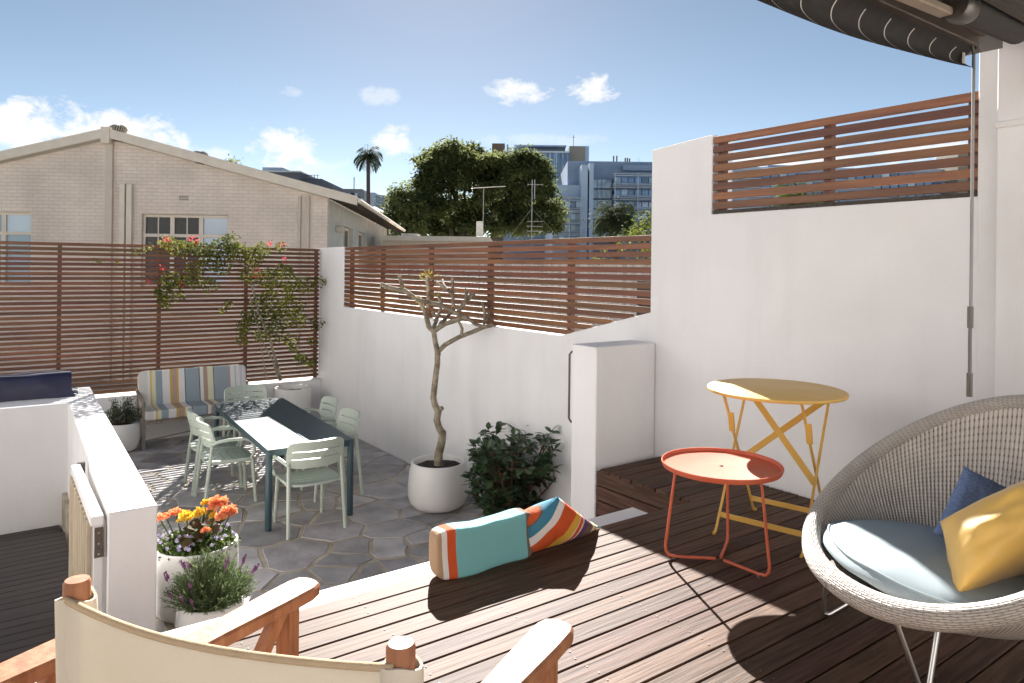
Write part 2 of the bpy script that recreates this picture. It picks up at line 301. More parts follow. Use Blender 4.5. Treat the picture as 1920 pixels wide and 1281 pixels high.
def obj(name, g, m, parent=None, smooth=None, world=True, bevel=0.0, solid=0.0, label=None, kind=None):
    me = D.meshes.new(name)
    v = g.v
    if parent is not None and world:
        o = WORLD.get(parent.name, (0, 0, 0)); v = [(a - o[0], b - o[1], c - o[2]) for a, b, c in v]
    me.from_pydata(v, [], g.f)
    if g.uv: 
        ul = me.uv_layers.new(name='UVMap')
        for li, l in enumerate(me.loops): ul.data[li].uv = g.uv[l.vertex_index]
    bm = bmesh.new(); bm.from_mesh(me)
    if solid: bmesh.ops.solidify(bm, geom=bm.faces[:], thickness=solid)
    if not solid and not g.uv: bmesh.ops.recalc_face_normals(bm, faces=bm.faces[:])
    if bevel: bmesh.ops.bevel(bm, geom=bm.edges[:], offset=bevel, segments=1, affect='EDGES', profile=0.5)
    bm.to_mesh(me); bm.free()
    me.materials.append(m)
    if smooth:
        me.shade_smooth(); me.set_sharp_from_angle(angle=R_(smooth))
    ob = D.objects.new(name, me); COL.objects.link(ob)
    if parent is not None: ob.parent = parent
    if label: ob['label'] = label
    if kind: ob['kind'] = kind
    return ob
WORLD = {}
def thing(name, label, cat, loc=(0, 0, 0), rz=0.0, group=None):
    o = D.objects.new(name, None); COL.objects.link(o); o.location = loc; o.rotation_euler = (0, 0, rz); o.empty_display_size = 0.1
    WORLD[o.name] = tuple(loc); return tag(o, label, cat, group)
def tag(o, label, cat, group=None):
    o['label'] = label; o['category'] = cat
    if group: o['group'] = group
    return o
def child_copy(src, parent, loc=None, rot=None, scale=None):
    c = src.copy(); COL.objects.link(c); c.parent = parent
    if loc is not None: c.location = loc
    if rot is not None: c.rotation_euler = rot
    if scale is not None: c.scale = scale
    return c
def dup(root, loc, rz, label=None):
    r = root.copy(); COL.objects.link(r); r.location = loc; r.rotation_euler = (0, 0, rz)
    if label: r['label'] = label
    for ch in list(root.children):
        c = child_copy(ch, r)
        for g in list(ch.children): child_copy(g, c)
    return r
def struct(o): o['kind'] = 'structure'; return o
def rv(s=1.0): return Vector((rnd.uniform(-1, 1), rnd.uniform(-1, 1), rnd.uniform(-1, 1))) * s
def rdir():
    while True:
        v = rv()
        if 0.05 < v.length < 1: return v.normalized()

ZC = -0.96           # courtyard paving level; deck top is z = 0
# ------------------------------------------------------------------ ground
g = G(); g.add([(-700, -700, -1.5), (700, -700, -1.5), (700, 700, -1.5), (-700, 700, -1.5)], [(0, 1, 2, 3)])
struct(obj('ground', g, GROUND))

# ------------------------------------------------------------------ courtyard paving: each stone is a piece
pav = obj('courtyard_paving', G().box(0.5, 3.86, 2.8, 10.24, -1.4, ZC - 0.006), MORTAR); struct(pav)
def clip(poly, px, py, nx, ny):
    out = []
    for i in range(len(poly)):
        a, b = poly[i], poly[(i + 1) % len(poly)]
        da = (a[0] - px) * nx + (a[1] - py) * ny; db = (b[0] - px) * nx + (b[1] - py) * ny
        if da <= 0: out.append(a)
        if (da < 0 < db) or (db < 0 < da):
            t = da / (da - db); out.append((a[0] + (b[0] - a[0]) * t, a[1] + (b[1] - a[1]) * t))
    return out
pr = random.Random(21); seeds = []
x0, x1, y0, y1 = 0.55, 3.84, 2.87, 10.2
for k in range(3000):
    p = (pr.uniform(x0, x1), pr.uniform(y0, y1)); mind = pr.choice((0.17, 0.3, 0.42, 0.5, 0.56))
    if all((p[0] - q[0]) ** 2 + (p[1] - q[1]) ** 2 > ((mind + q[2]) / 2) ** 2 for q in seeds): seeds.append((*p, mind))
for sx, sy, sm in seeds:
    poly = [(x0, y0), (x1, y0), (x1, y1), (x0, y1)]
    for qx, qy, qm in seeds:
        dx, dy = qx - sx, qy - sy; dd = dx * dx + dy * dy
        if 0 < dd < 2.6:
            w = 0.5 + (sm - qm) * 0.22
            poly = clip(poly, sx + dx * w, sy + dy * w, dx, dy)
            if len(poly) < 3: break
    if len(poly) < 3: continue
    pts = []
    n = len(poly)
    for i in range(n):
        a, b = poly[i], poly[(i + 1) % n]; L_ = math.hypot(b[0] - a[0], b[1] - a[1])
        if L_ < 0.04: continue
        ks = 3 if L_ > 0.25 else 2
        for k in range(ks): pts.append((a[0] + (b[0] - a[0]) * k / ks, a[1] + (b[1] - a[1]) * k / ks))
    if len(pts) < 4: continue
    cx_ = sum(p[0] for p in pts) / len(pts); cy_ = sum(p[1] for p in pts) / len(pts)
    Q = []
    gap = pr.uniform(0.011, 0.03)
    for (a, b) in pts:
        nv = noise.noise_vector(Vector((a * 3.1, b * 3.1, 3.0))) * 0.04 + noise.noise_vector(Vector((a * 9, b * 9, 7.0))) * 0.012
        a += nv.x; b += nv.y
        d = math.hypot(a - cx_, b - cy_); s = max(0.3, (d - gap) / d); Q.append((min(x1 + 0.005, cx_ + (a - cx_) * s), min(y1, max(y0, cy_ + (b - cy_) * s))))
    zt = pr.uniform(-0.003, 0.004); n = len(Q)
    ins = lambda k, e: (cx_ + (Q[k][0] - cx_) * (1 - e), cy_ + (Q[k][1] - cy_) * (1 - e))
    V = [(*q, -0.03) for q in Q] + [(*q, zt - 0.006) for q in Q] + [(*ins(k, 0.022), zt) for k in range(n)]
    F = [(i, (i + 1) % n, (i + 1) % n + n, i + n) for i in range(n)] + [(i + n, (i + 1) % n + n, (i + 1) % n + 2 * n, i + 2 * n) for i in range(n)] + [tuple(range(2 * n, 3 * n))]
    g = G().add([(v[0], v[1], v[2] + ZC) for v in V], F)
    obj('paving_stone', g, STONE, pav, world=False)

# ------------------------------------------------------------------ deck
deck = obj('deck', G().box(-2.58, 3.8, -1.4, 2.6, -0.5, -0.06), BLACKT); struct(deck)
PITCH = 0.0996
b0 = None; nb = 40
for k in range(nb):
    if b0 is None:
        b0 = obj('board', G().box(-2.58, 3.835, -0.0463, 0.0463, -0.022, 0), DECK, deck, bevel=0.003)
        o = b0
    else: o = child_copy(b0, deck)
    o.location = (0, 2.632 - k * PITCH, rnd.uniform(-0.0008, 0.0008))
g = G()
for k in range(nb):
    for j in range(12):
        for s in (-0.023, 0.023):
            x = -1.1 + j * 0.45 + rnd.uniform(-0.008, 0.008); y = 2.632 - k * PITCH + s + rnd.uniform(-0.004, 0.004)
            g.lathe([(0.0034, 0.0), (0.0034, 0.0012), (0.0015, 0.0013)], 6, (x, y, 0.0004))
obj('screw_heads', g, mat('weathered_screw', (.16, .13, .11), .6, metal=.3), deck, kind='stuff')
# platform beyond the deck edge, clad with boards down to the paving
plat = obj('deck_platform', G().box(3.3, 3.83, 2.66, 3.53, ZC, -0.045), BLACKT); struct(plat)
p0 = obj('board', G().box(3.245, 3.842, -0.0463, 0.0463, -0.024, 0), DECK, plat, bevel=0.003)
for k in range(8):
    o = p0 if k == 0 else child_copy(p0, plat)
    o.location = (rnd.uniform(-0.006, 0.006), 2.735 + k * PITCH, -0.014 + rnd.uniform(-0.001, 0.001))
c0 = obj('cladding_board', G().box(3.272, 3.296, 2.69, 3.535, -0.0463, 0.0463), DECKY, plat, bevel=0.003)
for k in range(9):
    o = c0 if k == 0 else child_copy(c0, plat)
    o.location = (0, 0, -0.088 - k * PITCH)
g = G()
for k in range(9):
    for y in (2.9, 3.2, 3.5):
        for s in (-0.025, 0.025):
            g.tube([(3.2705, y + rnd.uniform(-.004, .004), -0.088 - k * PITCH + s), (3.2725, y, -0.088 - k * PITCH + s)], 0.0045, 6)
obj('screw_heads', g, mat('weathered_screw', (.16, .13, .11), .6, metal=.3), plat, kind='stuff')
ret = thing('deck_edge_step', 'white coping along the outer edge of the timber deck, boards below', 'step', (0.2, 2.77, ZC))
obj('coping', G().box(-2.58, 2.93, 2.684, 2.86, -0.11, -0.03), WHITE, ret, bevel=0.006)
obj('core', G().box(-2.58, 2.9, 2.66, 2.81, -1.4, -0.112), BLACKT, ret)
f0 = obj('fascia_board', G().box(-2.58, 2.925, 2.813, 2.835, -0.0463, 0.0463), DECK, ret, bevel=0.003)
for k in range(9):
    o = f0 if k == 0 else child_copy(f0, ret)
    o.location = (0, 0, -0.162 - k * PITCH)

# ------------------------------------------------------------------ side passage: dark composite steps
stp = obj('passage_steps', G().prism([(2.87, -1.49), (8.35, -1.49), (8.35, -1.3), (7.5, -1.3), (7.5, -1.13), (5.53, -1.13), (5.53, -0.96), (3.9, -0.96), (3.9, -0.79), (2.87, -0.79)], -2.58, 0.48, 0), DKDECK); struct(stp)
sb = None
for (ya, yb, z) in ((2.88, 3.92, -0.765), (3.93, 5.55, -0.933), (5.56, 7.52, -1.103), (7.53, 8.28, -1.272)):
    n = int((yb - ya) / 0.105)
    for k in range(n):
        if sb is None:
            sb = obj('board', G().box(-2.58, 0.478, -0.049, 0.049, -0.025, 0), DKDECK, stp, bevel=0.003); o = sb
        else: o = child_copy(sb, stp)
        o.location = (0, yb - 0.05 - k * 0.105, z)

# ------------------------------------------------------------------ garden wall on the right (stepped outline)
XW = 3.85
wall = thing('garden_wall', 'tall white rendered boundary wall with stepped and ramped top', 'wall', (XW, 6, ZC))
prof = [(10.45, -1.4), (10.45, 1.585), (9.34, 1.585), (9.34, 0.752), (4.63, 0.752), (3.605, 1.01), (3.605, 2.2), (3.062, 2.235), (3.062, 1.70), (1.3, 1.705), (1.3, -1.4)]
obj('wall_body', G().prism(prof, XW, XW + 0.22, 0), WHITE, wall, bevel=0.005)
pil = thing('wall_pier', 'short white pier standing on the deck platform against the wall', 'pier', (3.27, 3.55, ZC))
obj('pier_body', G().box(3.27, 3.846, 3.545, 3.8, -1.4, 0.792), WHITE, pil, bevel=0.006)
hp = [(3.30, 3.80, 0.735), (3.285, 3.818, 0.735), (3.272, 3.828, 0.715), (3.272, 3.828, 0.26), (3.285, 3.818, 0.235), (3.30, 3.80, 0.235)]
obj('handle', G().tube(hp, 0.008, 8), DKMET, pil, smooth=40)

# unseen house front, sized to bounce sunlight, and the pier on the right
hs = thing('house_bounce_front', 'unseen white house front behind the deck, sized to bounce sunlight', 'house', (0, -1.6, 0))
obj('wall', G().box(-6, 5, -2.0, -1.75, -1.4, 4.0), WHITE2, hs)
nh = thing('added_bounce_wall', 'unseen white wall beyond the passage, added to bounce sunlight', 'house', (-4.4, 8, -1.4))
obj('wall', G().box(-4.6, -4.3, 3.2, 14, -1.45, 5.6), WHITE2, nh)  # out-of-view reflector, added to throw sun onto the garden wall
pl = thing('house_pier', 'cream painted house pier with raised pilaster beside the upper slat fence', 'pier', (3.85, 1.3, 0))
obj('pier_body', G().box(3.815, 4.3, 0.2, 1.457, -0.9, 2.52), WHITE2, pl, bevel=0.004)
obj('pilaster', G().box(3.745, 3.82, 0.2, 1.352, -0.05, 2.5), WHITE2, pl, bevel=0.004)
obj('band', G().box(3.735, 3.82, 0.195, 1.358, 2.0, 2.03), WHITE2, pl, bevel=0.004)

# ------------------------------------------------------------------ slat fences
def fence(name, label, axis, plane, a0, a1, tops, sh, posts, zb, ramp=None, back=0.0):
    """axis 1: slats run along y on plane x ; axis 0: slats run along x on plane y"""
    mid = (a0 + a1) / 2
    t = thing(name, label, 'fence', (plane, mid, zb) if axis == 1 else (mid, plane, zb), group='timber slat fences')
    protos = {}
    for zt in tops:
        lo = a0
        if ramp and zt - sh < ramp[1][1]:
            (ya, za), (yb, zb_) = ramp; z = zt - sh * 0.5
            lo = yb + (ya - yb) * max(0, min(1, (zb_ - z) / (zb_ - za)))
        key = round(lo, 3)
        if key not in protos:
            if axis == 1: gg = G().box(0, 0.02, lo - mid, a1 - mid, -sh, 0)
            else: gg = G().box(lo - mid, a1 - mid, 0.006, 0.018, -sh, 0)
            protos[key] = obj('slat', gg, SLAT if axis == 1 else SLATX, t, world=False, bevel=0.002); o = protos[key]
        else: o = child_copy(protos[key], t)
        o.location = (rnd.uniform(-.002, .002) * (axis == 1), rnd.uniform(-.002, .002) * (axis == 0), zt - zb + rnd.uniform(-.0015, .0015))
    for p in posts:
        zlow = zb
        if axis == 1: obj('post', G().box(plane + 0.021, plane + 0.066, p - 0.024, p + 0.024, zlow, tops[0] - 0.02), POST, t)
        else: obj('post', G().box(p - 0.022, p + 0.022, plane + 0.021, plane + 0.066, zlow, tops[0] - 0.02), POST, t)
    return t
YF = 10.2
fence('slat_fence', 'long slatted hardwood screen behind the striped bench and bougainvillea', 0, YF, -2.6, 3.825,
      [1.567 - 0.0593 * k - (0.006 if k > 2 else 0) for k in range(32)], 0.039, [-1.645, -0.54, 0.565, 1.67, 2.775, 3.785], -0.345)
pY = [onx(px, py, XW + 0.03)[1] for px, py in ((658, 520), (716, 520), (806, 520), (917, 520), (1068, 520))]
fence('slat_fence', 'slatted hardwood fence panel with ramped lower edge behind the bare frangipani', 1, XW + 0.005, 3.61, 9.33,
      [1.578 - 0.0590 * k for k in range(14)], 0.0435, pY, 0.755, ramp=((4.63, 0.752), (3.605, 1.01)))
pY = [onx(px, py, XW + 0.03)[1] for px, py in ((1352, 330), (1552, 320))] + [1.5]
uf = fence('slat_fence', 'short slatted hardwood panel on top of the tallest wall above the yellow table', 1, XW + 0.005, 1.46, 3.055,
      [2.217 - 0.0628 * k for k in range(8)], 0.046, pY, 1.706)
obj('sill', G().box(XW - 0.002, XW + 0.1, 1.47, 3.05, 1.700, 1.722), BEAM, uf)
# white rendered base wall below the long screen
bw = obj('base_wall', G().box(-2.6, 3.848, 10.14, 10.42, -1.4, -0.36), WHITE, bevel=0.006)
tag(bw, 'low white base wall under the long slatted screen behind the bench', 'wall')

# ------------------------------------------------------------------ low L-shaped wall on the left with barbecue cover and folded gate
lw = thing('low_wall', 'waist-high white rendered L-shaped wall beside the paved courtyard', 'wall', (0.6, 6.5, ZC))
ZL = -0.08
obj('wall_body', G().prism([(0.495, 4.54), (0.745, 4.54), (0.815, 9.28), (-2.6, 9.28), (-2.6, 8.34), (0.545, 8.3)], -1.45, ZL, 2), WHITE, lw, bevel=0.006)
cv = thing('barbecue_cover', 'navy vinyl cover draped over a barbecue on the white wall', 'cover', (0, 8.95, ZL))
V = []; F = []; nu, prof = 40, [(8.7, 0.0), (8.71, 0.08), (8.73, 0.2), (8.76, 0.238), (8.85, 0.25), (9.1, 0.23), (9.2, 0.15), (9.22, 0.0)]
for i in range(nu + 1):
    x = -1.3 + (0.60 + 1.3) * i / nu
    for j, (y, z) in enumerate(prof):
        w = 0.012 * math.sin(x * 9 + j) + 0.008 * math.sin(x * 23 + 2 * j)
        V.append((x + (0.035 if j in (0, 7) and i == nu else 0), y + w * (1 if j < 3 else 0.3), ZL + 0.001 + z + (w * 0.4 if 2 < j < 6 else 0)))
m_ = len(prof)
for i in range(nu):
    for j in range(m_ - 1): F.append((i * m_ + j, (i + 1) * m_ + j, (i + 1) * m_ + j + 1, i * m_ + j + 1))
F.append(tuple(nu * m_ + j for j in range(m_))); F.append(tuple(j for j in range(m_)))
obj('cover_body', G().add(V, F), NAVY, cv, smooth=50)
g = G()
for k in range(5): g.tube([(0.6, 8.76 + 0.02 * k, ZL + 0.012 + 0.016 * k), (0.645, 8.77 + 0.02 * k, ZL + 0.01 + 0.016 * k), (0.66, 8.8 + 0.02 * k, ZL + 0.012 + 0.014 * k)], 0.006, 6)
obj('straps', g, NAVY, cv)
# folded gate
gt = thing('folded_gate', 'narrow white batten gate folded open against the low wall', 'gate', (0.44, 5.2, -1.0))
ga, gb = Vector((0.44, 4.63, 0)), Vector((0.425, 5.86, 0))
obj('top_rail', G().prism([(0.415, 4.6), (0.478, 4.6), (0.46, 5.86), (0.405, 5.86)], -0.16, -0.105, 2), WHITE, gt, bevel=0.003)
bt = None
for k in range(11):
    t_ = (k + 0.5) / 11
    if bt is None: bt = obj('batten', G().box(-0.012, 0.012, -0.03, 0.03, 0, 0.93), mat('cream_batten', (0.6, 0.5, 0.36), 0.7, (0.5, 0.41, 0.29), 8, (6, 6, 1), var=0.12), gt, world=False, bevel=0.002); o = bt
    else: o = child_copy(bt, gt)
    o.location = (0.415 - 0.01 * t_ + 0.012 * 0 - 0.44, 4.66 + 1.17 * t_ - 5.2, -1.09 + 1.0)
obj('end_stile', G().box(0.432, 0.476, 4.605, 4.65, -1.1, -0.161), WHITE2, gt, bevel=0.002)
g = G().box(0.434, 0.474, 4.598, 4.604, -0.34, -0.17)
obj('hinge_plate', g, DKMET, gt)
g = G().tube([(0.484, 4.6, -0.34), (0.484, 4.6, -0.17)], 0.008, 8)
for z in (-0.2, -0.23, -0.26, -0.29, -0.32): g.tube([(0.455 + 0.006 * ((z * 100) % 2), 4.594, z), (0.455, 4.597, z)], 0.005, 6)
obj('hinge_pin', g, STEEL, gt)
obj('hinge_plate', G().box(0.445, 0.492, 5.87, 5.9, -0.2, -0.1), DKMET, gt)

bo = obj('boundary_wall', G().box(-2.8, -2.605, 2.6, 10.42, -1.45, 0.9), WHITE, bevel=0.006)
tag(bo, 'white rendered boundary wall along the outer side of the dark passage', 'wall')
# ------------------------------------------------------------------ dining table and chairs
TH = 0.70
tb = thing('dining_table', 'long dark teal metal dining table with split top on the stone paving', 'table', (2.29, 7.27, ZC), R_(-2.6))
tl, tw = 2.36, 0.77
for s in (-1, 1): obj('top_panel', G().box(min(s * 0.003, s * tw / 2), max(s * 0.003, s * tw / 2), -tl / 2, tl / 2, TH - 0.012, TH), TEAL, tb, world=False, bevel=0.002)
g = G()
for s in (-1, 1): g.box(s * (tw / 2 - 0.022) - 0.012, s * (tw / 2 - 0.022) + 0.012, -tl / 2 + 0.01, tl / 2 - 0.01, TH - 0.062, TH - 0.0125)
for s in (-1, 1): g.box(-tw / 2 + 0.035, tw / 2 - 0.035, s * (tl / 2 - 0.022) - 0.012, s * (tl / 2 - 0.022) + 0.012, TH - 0.06, TH - 0.0128)
obj('apron', g, TEAL, tb, world=False)
lg = None
for sx in (-1, 1):
    for sy in (-1, 1):
        if lg is None: lg = obj('leg', G().lathe([(0.027, 0), (0.029, 0.004), (0.029, TH - 0.018), (0.026, TH - 0.014)], 16), TEAL, tb, world=False, smooth=40); o = lg
        else: o = child_copy(lg, tb)
        o.location = (sx * (tw / 2 - 0.02), sy * (tl / 2 - 0.035), 0)

def rrect(u, v, hx, hy, p=4.0):
    """square [-1,1]^2 -> superellipse"""
    m_ = max(abs(u), abs(v))
    if m_ < 1e-6: return (0, 0)
    a, b = u / m_, v / m_; k = (abs(a) ** p + abs(b) ** p) ** (-1 / p)
    return (a * k * m_ * hx, b * k * m_ * hy)
def make_chair():
    t = thing('armchair', 'x', 'chair', (0, 0, 0), 0, 'pale green chairs around the dining table')
    # seat: slats left to right with slots between them
    us = [-1, -0.9, -0.78, -0.5, -0.2, 0, 0.2, 0.5, 0.78, 0.9, 1]; vs = [-1, -0.86, -0.66]
    for c in (-0.56, -0.24, 0.08, 0.4, 0.66): vs += [c - 0.0, c + 0.045]
    vs = sorted(set(vs + [0.82, 0.92, 1])); slots = [(c, c + 0.045) for c in (-0.56, -0.24, 0.08, 0.4, 0.66)]
    g = G(); idx = {}
    for i, u in enumerate(us):
        for j, v in enumerate(vs):
            x, y = rrect(u, v, 0.235, 0.225, 4.5); z = 0.44 - 0.018 * (1 - (x / 0.235) ** 2) * (0.5 + 0.5 * math.cos(y * 5)) - 0.03 * max(0, (y - 0.13) / 0.1) ** 2 * 0.5
            idx[i, j] = len(g.v); g.v.append((x, y, z))
    for i in range(len(us) - 1):
        for j in range(len(vs) - 1):
            if abs((us[i] + us[i + 1]) / 2) < 0.78 and any(abs(vs[j] - a) < 1e-6 and abs(vs[j + 1] - b) < 1e-6 for a, b in slots): continue
            g.f.append((idx[i, j], idx[i + 1, j], idx[i + 1, j + 1], idx[i, j + 1]))
    obj('seat', g, GREENP, t, world=False, solid=0.02, smooth=40)
    # backrest: three bands, two slots
    us = [-1, -0.94, -0.84, -0.6, -0.3, 0, 0.3, 0.6, 0.84, 0.94, 1]; vs = [-1, -0.9, -0.7, -0.5, -0.34, -0.24, 0.0, 0.24, 0.34, 0.52, 0.72, 0.9, 1]
    g = G(); idx = {}
    for i, u in enumerate(us):
        for j, v in enumerate(vs):
            x, zz = rrect(u, v, 0.245, 0.118, 5.0); y = -0.235 + 0.16 * (x / 0.245) ** 2 * 0.45 - zz * 0.22
            idx[i, j] = len(g.v); g.v.append((x, y, 0.682 + zz))
    for i in range(len(us) - 1):
        for j in range(len(vs) - 1):
            if abs((us[i] + us[i + 1]) / 2) < 0.84 and j in (4, 7): continue
            g.f.append((idx[i, j], idx[i + 1, j], idx[i + 1, j + 1], idx[i, j + 1]))
    obj('backrest', g, GREENP, t, world=False, solid=-0.018, smooth=40)
    for s in (-1, 1):
        obj('leg', G().tube([(s * 0.25, -0.245, 0.0), (s * 0.238, -0.2, 0.4), (s * 0.232, -0.175, 0.62)], [0.017, 0.0175, 0.014], 10), GREENP, t, world=False, smooth=40)
        obj('leg', G().tube([(s * 0.215, 0.225, 0.0), (s * 0.205, 0.19, 0.425)], [0.016, 0.018], 10), GREENP, t, world=False, smooth=40)
        arm = [(s * 0.236, -0.19, 0.595), (s * 0.272, -0.13, 0.628), (s * 0.288, -0.03, 0.64), (s * 0.288, 0.1, 0.635), (s * 0.284, 0.16, 0.615), (s * 0.276, 0.19, 0.57), (s * 0.262, 0.195, 0.5), (s * 0.235, 0.17, 0.432)]
        obj('armrest', G().tube(arm, [0.014, 0.015, 0.016, 0.016, 0.016, 0.016, 0.015, 0.013], 10), GREENP, t, world=False, smooth=60)
        obj('side_rail', G().bar((s * 0.222, -0.19, 0.418), (s * 0.21, 0.18, 0.418), 0.022, 0.03), GREENP, t, world=False, bevel=0.004)
    return t
ch = make_chair()
spots = [((2.2, 6.09), 0, 'pale green armchair at the near end of the teal table, back to the deck'),
         ((1.79, 7.19), R_(-93), 'pale green armchair on the low wall side of the table, closer to the flower pot'),
         ((1.8, 7.72), R_(-93), 'pale green armchair on the low wall side of the table, closer to the striped bench'),
         ((2.7, 6.84), R_(88), 'pale green armchair between table and garden wall, closer to the frangipani pot'),
         ((2.78, 7.6), R_(86), 'pale green armchair between table and garden wall, closer to the bougainvillea pot'),
         ((2.42, 8.72), R_(178), 'pale green armchair at the far end of the table in front of the striped bench')]
for i, (xy, rz, lb) in enumerate(spots):
    if i == 0: ch.location = (*xy, ZC); ch.rotation_euler = (0, 0, rz); ch['label'] = lb
    else: dup(ch, (*xy, ZC), rz, lb)

# ------------------------------------------------------------------ striped bench
STR = [(0.0, (0.62, 0.6, 0.56)), (0.06, (0.72, 0.71, 0.68)), (0.085, (0.66, 0.5, 0.15)), (0.1, (0.7, 0.68, 0.5)), (0.13, (0.3, 0.36, 0.4)), (0.19, (0.72, 0.71, 0.7)), (0.255, (0.62, 0.4, 0.1)), (0.275, (0.45, 0.33, 0.26)), (0.32, (0.62, 0.4, 0.1)), (0.335, (0.72, 0.71, 0.7)),
       (0.39, (0.1, 0.1, 0.12)), (0.397, (0.3, 0.36, 0.4)), (0.52, (0.1, 0.1, 0.12)), (0.528, (0.72, 0.71, 0.66)), (0.56, (0.42, 0.31, 0.25)), (0.6, (0.7, 0.68, 0.5)), (0.655, (0.1, 0.1, 0.12)), (0.662, (0.3, 0.36, 0.4)), (0.8, (0.42, 0.33, 0.3)), (0.82, (0.7, 0.69, 0.69)), (0.86, (0.45, 0.48, 0.52)), (0.875, (0.7, 0.69, 0.69)), (0.91, (0.55, 0.57, 0.6)), (0.93, (0.7, 0.69, 0.69))]
STRM = ramp_mat('striped_cushion_fabric', 0, STR, -0.65, 0.69, bump=0.25)
sf = thing('garden_bench', 'timber framed garden bench with striped seat and back cushions', 'bench', (2.08, 9.85, ZC))
FR = mat('weathered_bench_timber', (0.34, 0.29, 0.24), 0.7, (0.25, 0.21, 0.17), 6, (6, 6, 1), bump=0.1)
def puff(hx, hy, hz, n=10, p=5.0, seed=0, wob=0.01):
    """rounded box cushion"""
    g = G(); f = []
    bm = bmesh.new(); bmesh.ops.create_cube(bm, size=2); bmesh.ops.subdivide_edges(bm, edges=bm.edges[:], cuts=n, use_grid_fill=True)
    for v in bm.verts:
        x, y, z = v.co; k = (abs(x) ** p + abs(y) ** p + abs(z) ** p) ** (-1 / p); q = Vector((x * k * hx, y * k * hy, z * k * hz))
        q += noise.noise_vector(Vector((q.x * 6 + seed, q.y * 6, q.z * 6))) * wob; v.co = q
    bm.verts.index_update(); g.v = [tuple(v.co) for v in bm.verts]; g.f = [tuple(v.index for v in fc.verts) for fc in bm.faces]; bm.free(); return g
o = obj('seat_cushion', puff(0.66, 0.25, 0.06, 12, 16, 1, 0.014), STRM, sf, world=False, smooth=60); o.location = (0, -0.02, 0.42)
o = obj('back_cushion', puff(0.66, 0.055, 0.24, 12, 16, 5, 0.014), STRM, sf, world=False, smooth=60); o.location = (0, 0.22, 0.665); o.rotation_euler = (R_(-14), 0, 0)
for s in (-1, 1):
    obj('leg', G().bar((s * 0.66, -0.2, 0), (s * 0.66, -0.2, 0.52), 0.04, 0.035, (0, 1, 0)), FR, sf, world=False)
    obj('leg', G().bar((s * 0.66, 0.18, 0), (s * 0.66, 0.235, 0.62), 0.04, 0.035, (0, 1, 0)), FR, sf, world=False)
    obj('armrest', G().tube([(s * 0.675, 0.26, 0.66), (s * 0.675, 0.08, 0.615), (s * 0.675, -0.12, 0.6), (s * 0.675, -0.24, 0.585), (s * 0.675, -0.275, 0.56), (s * 0.675, -0.26, 0.53)], [0.02, 0.024, 0.026, 0.028, 0.028, 0.02], 8), FR, sf, world=False, smooth=50)
    obj('brace', G().bar((s * 0.66, -0.19, 0.1), (s * 0.66, 0.18, 0.1), 0.025, 0.03), FR, sf, world=False)
obj('front_rail', G().box(-0.66, 0.66, -0.215, -0.185, 0.30, 0.345), FR, sf, world=False)
obj('back_rail', G().box(-0.66, 0.66, 0.19, 0.215, 0.31, 0.35), FR, sf, world=False)
obj('stretcher', G().tube([(-0.66, -0.19, 0.1), (0.0, 0.0, 0.13), (0.66, 0.16, 0.1)], 0.008, 6), FR, sf, world=False)

# ------------------------------------------------------------------ pots and plants
def pot(t, prof, inner, soilz, n=40):
    """prof: outer (r, z) bottom to rim; inner lip follows"""
    rt_, zt_ = prof[-1]
    p = prof + [(rt_ - 0.006, zt_ + 0.006), (rt_ - 0.018, zt_ + 0.004), (inner, zt_ - 0.03), (inner - 0.004, soilz - 0.02)]
    b = obj('pot', G().lathe(p, n), POTW, t, world=False, smooth=35)
    g = G(); V = [(0, 0, soilz + 0.012)]; F = []
    for k in range(24):
        a = 2 * math.pi * k / 24; V.append(((inner - 0.003) * math.cos(a), (inner - 0.003) * math.sin(a), soilz + rnd.uniform(-.004, .008)))
    for k in range(24): F.append((0, 1 + k, 1 + (k + 1) % 24))
    obj('soil', g.add(V, F), SOIL, t, world=False)
def stick(g, a, b, r0, r1, n=6, bend=0.0):
    a = Vector(a); b = Vector(b); mid = (a + b) / 2 + rv(bend); g.tube([a, mid, b], [r0, (r0 + r1) / 2, r1], n)

# frangipani
FP = (3.385, 5.86, ZC)
fr = thing('frangipani_tree', 'bare frangipani tree with stubby branches in a round white pot', 'tree', FP)
pot(fr, [(0.17, 0.0), (0.22, 0.012), (0.262, 0.05), (0.285, 0.12), (0.287, 0.2), (0.275, 0.34), (0.255, 0.43)], 0.225, 0.385)
fd = float(np.dot(np.array(FP) - CAM, fw))
def fp(zx, zy, dd=0.0):     # point from a 812-px wide crop of the tree
    x = 700 + zx * 260 / 812.0; y = 490 + zy * 260 / 812.0
    q = atd(x, y, fd + dd); return Vector(q) - Vector(FP)
g = G()
tr = [fp(380, 1180), fp(382, 1130), fp(400, 1060), fp(405, 1010), fp(385, 975), fp(372, 930), fp(380, 880), fp(360, 840), fp(352, 800), fp(362, 700), fp(375, 600), fp(376, 530), fp(362, 470), fp(352, 400)]
tr[0].z = 0.38
g.tube(tr, [0.043, 0.042, 0.039, 0.037, 0.034, 0.033, 0.035, 0.031, 0.03, 0.029, 0.028, 0.028, 0.025, 0.024], 12)
for q, r in ((fp(398, 862), 0.025), (fp(412, 1000), 0.024), (fp(378, 545), 0.03)):
    bmv = bmesh.new(); bmesh.ops.create_icosphere(bmv, subdivisions=2, radius=r)
    g.add([v.co + q for v in bmv.verts], [tuple(v.index for v in f_.verts) for f_ in bmv.faces]); bmv.free()
obj('trunk', g, BARKF, fr, world=False, smooth=80)
